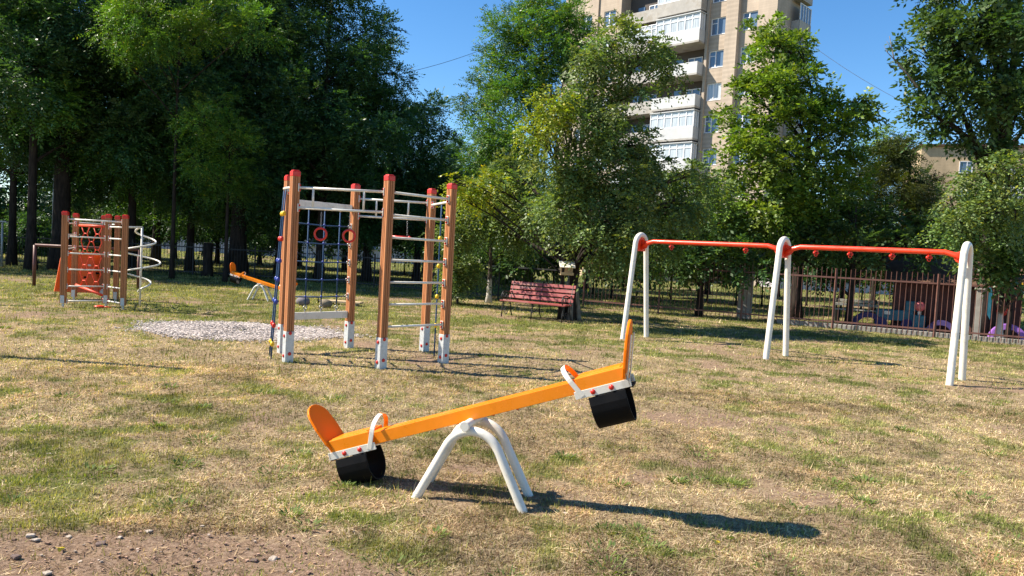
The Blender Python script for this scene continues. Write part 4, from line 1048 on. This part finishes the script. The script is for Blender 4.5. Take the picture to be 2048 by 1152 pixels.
def limb(m, a, b, r0, r1, R_, n=7, seg=6, sag=.08):
    a = Vector(a); b = Vector(b); L = (b - a).length; pts = []; rs = []
    w = Vector((R_.normal() * .05, R_.normal() * .05, 0)) * L
    for i in range(seg + 1):
        f = i / seg; p = a.lerp(b, f); p = p + w * math.sin(math.pi * f) + Vector((0, 0, L * sag * math.sin(math.pi * f)))
        pts.append(p); rs.append(r0 + (r1 - r0) * f)
    m.tube(pts, rs, n, cap=False)
    return pts
def tree(name, label, base, top, tr, lobes, kind='pinnate', pal='locust', dens=1., seed=1, yel=.02, barkm='bark_dark', group=None, forks=1, lean=(0, 0), cat='tree', flare=1.5, twig=True, ls=1.0):
    base = Vector(base); R_ = np.random.default_rng(seed); t = thing(name, label, cat, (base.x, base.y, 0), 0, group)
    lo = [(l[0] - base.x, l[1] - base.y, *l[2:]) for l in lobes]
    V, C, cl = crown_leaves(lo, kind, dens, seed, PAL[pal], yel, ls); N_LEAF[0] += len(V) // 4
    np_mesh('crown', V, 4, C, M['leaf'], t)
    m = MB(); seg = 12; tops = []
    for k in range(forks):
        pts = []; rs = []; ph = R_.random() * 6; sx = (k - (forks - 1) / 2) * .14 * top * .35
        for i in range(seg + 1):
            f = i / seg; z = top * f
            pts.append(Vector((lean[0] * f + sx * f + .05 * tr * 12 * math.sin(ph + f * 4) * f * .5, lean[1] * f + .06 * math.sin(ph * 2 + f * 5) * f, z - (.1 if i == 0 else 0))))
            rs.append(tr * ((1 - .78 * f) + (flare - 1) * max(0, 1 - f * seg / 1.2) ** 2) * (1 if k == 0 else .8))
        m.tube(pts, rs, 14, cap=True); tops.append(pts)
    for l, cc in zip(lo, cl):
        c = Vector(l[:3]); pts = tops[R_.integers(len(tops))]
        zz_ = max(top * .22, min(top * .96, c.z - (Vector((c.x, c.y, 0)).length) * .65)); i = min(seg, max(1, int(round(zz_ / top * seg)))); a = pts[i]
        r0 = tr * (1 - .78 * i / seg) * .5
        lp = limb(m, a, c, max(.02, r0), .018, R_)
        if twig:
            for q in cc[:10]: limb(m, lp[int(R_.integers(3, 7))], Vector(q), .016, .006, R_, 5, 3)
    m.build('trunk', M[barkm], t)
    return t
def LP(px, py, y, rpx, ky=1., kz=1., tone=1.):   # lobe from an outline read off the photograph, at real distance y
    c = P(px, py, y); r = rpx * y / F; return (c.x, c.y, c.z, r, r * ky, r * kz, tone)
def tall_lobes(x, y, z0, z1, r, n, seed, low=.6):
    R_ = np.random.default_rng(seed); out = []
    for i in range(n):
        f = (i + .5) / n; z = z0 + (z1 - z0) * f; prof = math.sin(math.pi * (low * .35 + (1 - low * .35) * min(1, .12 + f * .95))) ** .6 if f < .95 else .35
        a = i * 2.4 + R_.random(); d = r * prof * (.35 + .45 * R_.random()); lr = r * (.38 + .22 * R_.random()) * max(.6, prof)
        out.append((x + d * math.cos(a), y + d * math.sin(a), z, lr, lr, lr * .72, .9 + .2 * R_.random()))
    return out

# left grove of black locusts, each with its own trunk
GR = 'dark locust trees of the left grove'
LT = [  # px of trunk, y, height, crown radius, trunk radius, z0, lobes, label
    (24, 30, 16, 3.0, .15, 3.6, 18, 'slender dark locust tree at the left picture edge'),
    (62, 27.5, 17, 2.8, .17, 5.2, 16, 'straight dark-trunked locust second from the left edge, bare up high'),
    (122, 29, 17, 3.0, .34, 4.6, 17, 'thickest dark locust trunk at the left, behind the small climbing frame'),
    (262, 31, 17, 3.4, .18, 3.6, 20, 'dark locust trunk right of the small climbing frame spiral'),
    (312, 36, 17, 3.4, .2, 3.0, 18, 'dark locust farther back, between the spiral and the stump'),
    (380, 33, 16, 3.4, .17, 3.2, 20, 'slim dark locust just left of the tree stump'),
    (476, 31, 16, 3.5, .36, 3.4, 22, 'stout dark locust directly behind the distant seesaw'),
    (560, 35, 15, 3.3, .2, 3.0, 20, 'dark locust behind the left posts of the large climbing frame'),
    (640, 31, 13.2, 3.0, .18, 3.2, 18, 'dark locust behind the two red rings'),
    (735, 33, 10.6, 2.7, .2, 2.6, 16, 'rounded dark locust behind the middle of the large climbing frame'),
    (835, 36, 8.6, 2.5, .18, 2.2, 14, 'lower dark locust stepping down behind the right posts of the climbing frame'),
    (915, 40, 7.2, 2.6, .16, 1.8, 13, 'smallest dark locust filling the dip between grove and central trees')]
for i, (px, y, h, r, tr, z0, n, lb) in enumerate(LT):
    x = P(px, 500, y).x
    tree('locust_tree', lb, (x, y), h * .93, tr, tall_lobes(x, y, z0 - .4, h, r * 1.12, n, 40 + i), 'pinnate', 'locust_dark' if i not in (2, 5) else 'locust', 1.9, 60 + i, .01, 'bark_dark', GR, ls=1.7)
# sunlit sprays hanging forward from the grove
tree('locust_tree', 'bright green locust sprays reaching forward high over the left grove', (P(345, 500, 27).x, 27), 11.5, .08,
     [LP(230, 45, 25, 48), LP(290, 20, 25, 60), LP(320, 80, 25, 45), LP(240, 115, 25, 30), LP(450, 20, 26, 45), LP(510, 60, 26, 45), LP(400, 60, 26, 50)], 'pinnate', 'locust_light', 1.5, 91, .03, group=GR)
tree('locust_tree', 'young locust with bright feathery sprays in front of the dark grove', (P(450, 560, 26.5).x, 26.5), 5.6, .08,
     [LP(400, 240, 25.5, 42, tone=1.1), LP(450, 270, 26, 48), LP(395, 325, 25.5, 36), LP(470, 300, 26, 42), LP(430, 215, 26.5, 36), (P(450, 350, 26.5).x, 26.5, 3.6, 1.1, 1.1, 1.0, .7)], 'pinnate', 'locust_light', 1.1, 92, .03, group=GR)
# off-frame trees on the sun side, shading the grove
for i, (x, y, h) in enumerate(((-29, 27, 14), (-32, 34, 15))):
    tree('locust_tree', ['shading locust beyond the left picture edge, nearest the fence', 'tall shading locust beyond the left picture edge, behind the first', 'rear shading locust beyond the left edge', 'outermost shading locust beyond the left edge'][i], (x, y), h * .9, .2, tall_lobes(x, y, 3, h, 4.2, 16, 200 + i), 'pinnate', 'locust_dark', .9, 210 + i, .01, group=GR, twig=False, ls=2.6)
# understorey bushes in the grove
def bush(px, py, y, r, n, pal, lb, seed, kind='small', dens=1.5, kz=.75, name='bush'):
    dens = max(dens * 2, 1.5)
    c = P(px, py, y); R_ = np.random.default_rng(seed); lob = []
    for i in range(n):
        a = i * 2.4; d = r * .6 * math.sqrt((i + .3) / n); lob.append((c.x + d * math.cos(a) * 1.3, y + d * math.sin(a) * .7, max(r * .35, c.z + r * .6 * (R_.random() - .5)), r * .5, r * .5, r * .5 * kz))
    tree(name, lb, (c.x, y), max(.5, c.z * .8), .045, lob, kind, pal, dens, seed, .02, 'bark_dark', 'bushes and undergrowth', cat='bush', twig=False, ls=1.0 if y < 24 else 1.7)
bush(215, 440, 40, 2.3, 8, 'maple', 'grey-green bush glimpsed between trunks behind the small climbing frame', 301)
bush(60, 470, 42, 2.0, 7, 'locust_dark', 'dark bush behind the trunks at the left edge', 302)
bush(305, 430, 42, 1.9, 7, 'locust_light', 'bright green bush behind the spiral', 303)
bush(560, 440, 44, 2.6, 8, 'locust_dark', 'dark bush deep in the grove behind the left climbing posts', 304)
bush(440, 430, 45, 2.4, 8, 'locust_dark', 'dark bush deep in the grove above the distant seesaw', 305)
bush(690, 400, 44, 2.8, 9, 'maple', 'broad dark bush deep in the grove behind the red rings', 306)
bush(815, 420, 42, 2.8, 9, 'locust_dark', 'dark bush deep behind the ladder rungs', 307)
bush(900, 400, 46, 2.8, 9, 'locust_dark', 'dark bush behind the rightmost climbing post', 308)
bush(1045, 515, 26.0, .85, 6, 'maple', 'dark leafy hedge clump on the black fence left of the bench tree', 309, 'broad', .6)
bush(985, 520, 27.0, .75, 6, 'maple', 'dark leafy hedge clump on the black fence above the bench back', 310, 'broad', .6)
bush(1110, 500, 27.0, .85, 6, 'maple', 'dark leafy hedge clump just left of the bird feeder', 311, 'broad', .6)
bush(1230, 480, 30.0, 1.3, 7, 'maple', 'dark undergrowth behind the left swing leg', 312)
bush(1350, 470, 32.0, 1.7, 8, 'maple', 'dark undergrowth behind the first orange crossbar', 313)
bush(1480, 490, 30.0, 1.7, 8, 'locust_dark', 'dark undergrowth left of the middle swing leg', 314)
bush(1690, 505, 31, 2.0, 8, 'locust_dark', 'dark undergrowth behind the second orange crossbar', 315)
for i_, (px_, y_) in enumerate(((1190, 33), (1265, 31), (1345, 34), (1420, 31), (1530, 31), (1620, 33), (1730, 30))):
    bush(px_, 515, y_, 1.25, 7, 'maple' if i_ % 2 else 'locust_dark', 'low dark thicket beyond the brown fence, ' + ('just right of the bench tree', 'left of the left swing leg', 'under the left half of the first crossbar', 'under the right half of the first crossbar', 'behind the middle swing leg', 'under the left half of the second crossbar', 'left of the shed')[i_], 330 + i_, 'broad', .9, 1.0)
bush(1800, 535, 27, .9, 6, 'maple', 'small green bush behind the fence beside the shed', 316, 'small', .6)
bush(1905, 480, 29, 1.5, 7, 'locust', 'green bush behind the shed roof', 317)
bush(918, 545, 22.3, .66, 9, 'apple', 'grey-green shrub right beside the rightmost climbing post', 320, 'small', .75, 1.2)
bush(908, 470, 21.5, .60, 7, 'apple', 'upper grey-green shrub behind the rightmost climbing post', 321, 'small', .6, 1.1)

# rear row of the grove, closing the view under the high crowns
for i, px in enumerate((-60, 25, 110, 190, 275, 350, 435, 520, 600, 690, 770, 850, 935)):
    y = 45 + (i % 3) * 1.6; x = P(px, 500, y).x; h = 8.5 - (i % 4) * .5 - (2.0 if px > 800 else 0)
    tree('background_tree', 'dark bushy tree of the rear grove row, ' + ('cut by the left picture edge', 'behind the two leftmost slender trunks', 'behind the thickest trunk', 'behind the small climbing frame', 'behind the white spiral', 'left of the tree stump', 'right of the tree stump', 'above the distant seesaw', 'behind the left posts of the large frame', 'behind the rings', 'behind the front post of the large frame', 'behind the ladder rungs', 'right of the large climbing frame')[i],
         (x, y), h * .8, .14, tall_lobes(x, y, 1.5, h, 3.0, 11, 600 + i), 'broad', 'locust_dark' if i % 3 else 'maple', 1.5, 620 + i, .01, 'bark_dark', 'dark trees of the rear grove row', twig=False, ls=1.7)

# central group
x = P(1060, 500, 28).x
tree('locust_tree', 'tall feathery green locust left of the apartment block, behind the central tree', (x, 28), 9.6, .2,
     [LP(1060, 40, 28, 55), LP(1010, 70, 28, 50), LP(1120, 70, 28, 60), LP(1090, 120, 27.5, 65), LP(1000, 140, 28, 52), LP(1040, 190, 27, 60), LP(960, 205, 28.5, 45, tone=.8), LP(1120, 190, 28, 60), LP(990, 260, 26.5, 60), LP(960, 330, 27, 50, tone=.85), LP(1040, 300, 26, 60), LP(1000, 370, 26.5, 60), LP(1080, 30, 28, 35), LP(1060, 370, 27, 60), LP(1140, 20, 28, 30), LP(1160, 90, 28.5, 35)], 'pinnate', 'locust', 1.9, 401, .03, 'bark_dark', ls=1.25)
tb = G(1137, 640); yb = tb.y + .25
ctree = tree('leaning_tree', 'broad central tree with grey split trunk beside the red bench', (tb.x + .05, yb), 5.2, .15,
     [LP(1225, 85, 18.5, 55), LP(1175, 120, 18.5, 55), LP(1280, 105, 18.5, 46), LP(1345, 130, 19, 28), LP(1315, 90, 19, 28), LP(1190, 190, 18.2, 65), LP(1255, 195, 18.5, 48), LP(1130, 250, 18, 60), LP(1215, 270, 18, 70), LP(1262, 285, 18.5, 44),
      LP(1120, 340, 17.7, 62), LP(1195, 350, 18, 70), LP(1270, 360, 18, 65), LP(1060, 400, 20.5, 60), LP(1085, 425, 19.4, 42), LP(1030, 455, 21, 36), LP(1000, 420, 21.5, 62), LP(960, 400, 22, 50), LP(1010, 350, 21, 42), LP(1130, 420, 17.5, 60), LP(1215, 440, 17.2, 66), LP(1280, 440, 17.5, 55), LP(1245, 500, 17.4, 42), LP(945, 450, 22, 40), LP(1060, 460, 21.5, 38), LP(1190, 490, 17.5, 36),
      LP(1325, 350, 19, 44), LP(1385, 350, 19.5, 38), LP(1350, 400, 19, 58), LP(1400, 410, 19.5, 46), LP(1330, 460, 19, 45), LP(1418, 365, 20, 30)],
     'small', 'apple', 1.9, 402, .03, 'bark_dark', ls=1.15, flare=1.6, forks=2, lean=(.2, 0))
tree('young_tree', 'yellow-leaved branch tree in front of the tall locust, left of the central crown', (P(1122, 600, 19.0).x, 19.0), 4.6, .06,
     [LP(1100, 190, 17.1, 34), LP(1085, 225, 17.1, 32), LP(1115, 225, 17.1, 34), LP(1062, 252, 17.2, 24), LP(1090, 270, 17.3, 26), LP(955, 385, 19.6, 40), LP(905, 360, 19.4, 22), LP(925, 400, 19.4, 28), LP(990, 375, 19.6, 34)], 'small', 'yellow', 1.2, 403, .1, 'bark_dark')
tree('young_tree', 'small whitewashed-trunk tree behind the bench at its left end', (P(977, 600, 23.7).x, 23.7), 3.0, .09,
     [LP(975, 470, 23.7, 30), LP(1015, 455, 23.7, 34), LP(940, 480, 23.7, 26), LP(1050, 480, 24, 28)], 'small', 'maple', 1.4, 404, .02, 'bark_white')
# the trunk stands on splayed, partly debarked stems
for (dx, dy, hh) in ((-.22, -.12, 1.25), (.2, -.05, 1.45), (-.02, -.26, 1.0)):
    q = MB(); q.tube([(dx * 1.15, dy * 1.1, -.05), (dx, dy, .25), (dx * .55, dy * .6, hh * .6), (dx * .1, dy * .1, hh)], [.085, .07, .06, .055], 10); q.build('stem', M['bark_grey'], ctree)
# bird feeder on the trunk
pf = P(1134, 532, yb - .36); t = thing('bird_feeder', 'whitish wooden bird feeder with slanted roof fixed to the bench tree trunk', 'bird feeder', tuple(pf), math.radians(6))
m = MB(); m.plate([(-.2, -.13, -.04), (.2, -.13, -.04), (.2, .12, .12), (-.2, .12, .12)], (0, -.5, 1), .02); m.build('roof', M['white_board'], t, .003)
m = MB(); m.box((0, 0, -.22), (.34, .2, .03)); m.box((0, -.1, -.195), (.34, .015, .06)); m.build('tray', M['wood'], t, .003)
for xx in (-.15, .15):
    m = MB(); m.box((xx, .03, -.12), (.025, .025, .22)); m.build('post', M['wood'], t)
m = MB(); m.box((0, .1, -.1), (.3, .02, .26)); m.build('back_board', M['wood'], t)

# right of the block
gx = P(1592, 600, 24).x
tree('walnut_tree', 'large bright green walnut tree behind the middle swing leg', (gx, 24), 7.4, .2,
     [LP(1518, 75, 24, 30), LP(1550, 60, 24, 28), LP(1560, 115, 23.7, 52), LP(1600, 90, 24, 34), LP(1508, 140, 23.5, 36), LP(1492, 190, 23.3, 36), LP(1545, 190, 23, 60), LP(1615, 165, 23.6, 42), LP(1655, 190, 23.6, 42), LP(1695, 205, 24, 38), LP(1600, 240, 23, 60), LP(1482, 245, 23.2, 40), LP(1520, 270, 22.8, 60), LP(1665, 250, 23.4, 50), LP(1715, 245, 24, 36), LP(1485, 318, 22.8, 50), LP(1560, 325, 22.5, 62), LP(1640, 310, 23, 56), LP(1700, 300, 23.5, 44), LP(1730, 220, 24, 24),
      LP(1460, 380, 22.8, 50), LP(1530, 400, 22.6, 60), LP(1600, 400, 22.8, 60), LP(1670, 380, 23.3, 55), LP(1480, 450, 22.8, 46), LP(1560, 460, 23, 50), LP(1450, 490, 23, 30), LP(1640, 450, 23.3, 50), LP(1720, 350, 24, 40)],
     'broad', 'walnut', 1.9, 405, .02, 'bark_dark')
tree('thuja_tree', 'dark olive conifer-like tree behind the second orange crossbar', (P(1800, 600, 26.5).x, 26.5), 5.6, .16,
     [LP(1760, 330, 26.5, 40), LP(1800, 300, 26.5, 34), LP(1720, 380, 26, 46), LP(1790, 370, 26, 56), LP(1850, 390, 26.5, 40), LP(1740, 440, 26, 54), LP(1810, 440, 25.8, 58), LP(1865, 430, 26.5, 40), LP(1770, 500, 26, 44), LP(1840, 500, 26.3, 40), LP(1690, 470, 26.5, 44)], 'needle', 'thuja', 2.2, 406, .02, ls=1.3)
tree('young_tree', 'light green young tree rising beside the conifer-like tree, under the far block', (P(1745, 600, 27.8).x, 27.8), 6.2, .1,
     [LP(1745, 285, 27.6, 36), LP(1785, 305, 27.4, 36), LP(1815, 340, 27.4, 30), LP(1860, 365, 27.6, 26), LP(1770, 340, 27.5, 30)], 'small', 'walnut', 1.6, 407, .03)
tree('maple_tree', 'tall forked maple at the right picture edge, crown reaching above the frame', (P(1975, 600, 21).x, 21), 11.0, .24,
     [LP(1860, 30, 18.5, 46), LP(1845, 95, 18.2, 40), LP(1900, 80, 18, 55), LP(1960, 40, 18, 60), LP(2030, 60, 18, 60), LP(1870, 160, 18.3, 44), LP(1920, 160, 18, 52), LP(1990, 130, 18.5, 55), LP(2050, 150, 18.5, 60), LP(1845, 215, 18.3, 30), LP(1880, 240, 18.2, 36), LP(1925, 240, 18.4, 42), LP(2030, 240, 19, 50), LP(1880, -30, 18.5, 55), LP(1950, -50, 18.5, 60), LP(2040, -40, 18.5, 60), LP(2110, 60, 19, 60), LP(2110, 200, 19, 60), LP(1960, 290, 19, 34), LP(2000, 200, 17.8, 50), LP(1950, 110, 18.6, 55), LP(2050, 310, 18.8, 44), LP(1900, 120, 19, 50)],
     'broad', 'maple', 2.0, 408, .01, 'bark_dark', forks=2, ls=.95)
tree('young_tree', 'pale green young tree between the last swing leg and the right edge, under the maple', (P(2020, 620, 20.2).x, 20.2), 3.4, .07,
     [LP(1935, 355, 16.8, 28), LP(1970, 345, 16.6, 40), LP(2020, 345, 16.5, 44), LP(1910, 450, 16.8, 36), LP(1960, 420, 16.6, 44), LP(2030, 420, 16.5, 44), LP(1900, 400, 17, 22), LP(1930, 480, 16.8, 30)], 'small', 'apple', 1.6, 409, .06)
tree('maple_tree', 'low dark large-leaved maple behind the last swing leg', (P(2000, 640, 20.0).x, 20.0), 2.9, .10,
     [LP(1960, 480, 17.6, 42), LP(2015, 470, 17.6, 50), LP(2050, 520, 17.6, 50), LP(1980, 530, 17.6, 44), LP(2030, 560, 17.6, 34), LP(2080, 460, 17.6, 50)], 'broad', 'maple', 1.9, 410, .01, 'bark_white')
# background row behind the fences, each tree its own
for i, (px, y, h, r, lb) in enumerate(((1175, 38, 5.2, 2.6, 'dark background tree behind the bench tree'), (1300, 42, 7.0, 3.0, 'dark background tree below the white balconies'), (1420, 40, 6.0, 2.8, 'dark background tree left of the walnut'), (1560, 42, 6.5, 3.0, 'dark background tree hidden behind the walnut'),
                            (1690, 40, 5.8, 2.8, 'dark background tree between walnut and conifer-like tree'), (1850, 44, 6.0, 2.8, 'dark background tree right of the conifer-like tree'), (1010, 38, 5.5, 2.6, 'dark background tree behind the left end of the bench'), (1990, 38, 6.0, 3.0, 'background tree behind the forked maple'))):
    x = P(px, 500, y).x
    tree('background_tree', lb, (x, y), h * .8, .16, tall_lobes(x, y, 1.9, h, r, 10, 500 + i), 'broad', 'maple', 1.7, 520 + i, .01, 'bark_dark', 'dark trees of the background row', twig=False, ls=1.5)
tree('broadleaf_tree', 'dark shaded broad-leaved tree overhanging the brown fence behind the second crossbar', (P(1700, 600, 22.3).x, 22.3), 3.6, .11,
     [LP(1560, 492, 22.7, 44), LP(1620, 480, 22.5, 46), LP(1680, 492, 22.2, 46), LP(1740, 492, 22.0, 36), LP(1800, 480, 22.0, 42), LP(1850, 492, 21.7, 36), LP(1700, 440, 22.7, 50), LP(1640, 430, 23.0, 46), LP(1770, 430, 22.4, 44), LP(1880, 460, 21.8, 36)], 'broad', 'maple', 1.6, 411, .01)
tree('broadleaf_tree', 'dark shaded broad-leaved tree behind the first crossbar, between left and middle swing legs', (P(1400, 600, 23).x, 23), 3.8, .11,
     [LP(1290, 500, 23, 44), LP(1340, 510, 22.6, 44), LP(1395, 505, 22.4, 46), LP(1450, 510, 22.2, 46), LP(1500, 520, 22, 40), LP(1360, 450, 22.8, 48), LP(1440, 445, 22.6, 48), LP(1230, 500, 23.5, 40)], 'broad', 'maple', 1.5, 412, .01)
# cut stump
g = G(414, 553); t = thing('tree_stump', 'tall sawn-off tree stump left of the distant seesaw', 'stump', (g.x, g.y, 0))
m = MB(); m.tube([(0, 0, -.05), (.02, 0, .3), (0, 0, .8), (.01, 0, 1.36)], [.26, .2, .19, .2], 14); m.build('trunk', M['bark_dark'], t)
m = MB(); m.tube([(.01, 0, 1.362), (.01, 0, 1.37)], .185, 14); m.build('cut_face', M['wood'], t)
# bare dead branch held by the maple
A_ = P(1835, 175, 18.1); q = MB(); R_ = np.random.default_rng(3)
q.tube([A_, P(1812, 145, 18.1), P(1788, 118, 18.1), P(1779, 72, 18.1)], [.03, .022, .016, .007], 6); q.tube([P(1795, 126, 18.1), P(1775, 105, 18.1), P(1768, 92, 18.1)], [.012, .009, .004], 5); q.tube([P(1784, 100, 18.1), P(1773, 82, 18.1)], [.008, .004], 5)
tag(q.build('dead_branch', M['bark_grey']), 'bare forked dead branch sticking out left of the maple crown', 'branch')
print('leaves', N_LEAF[0], 'objects', len(bpy.data.objects))
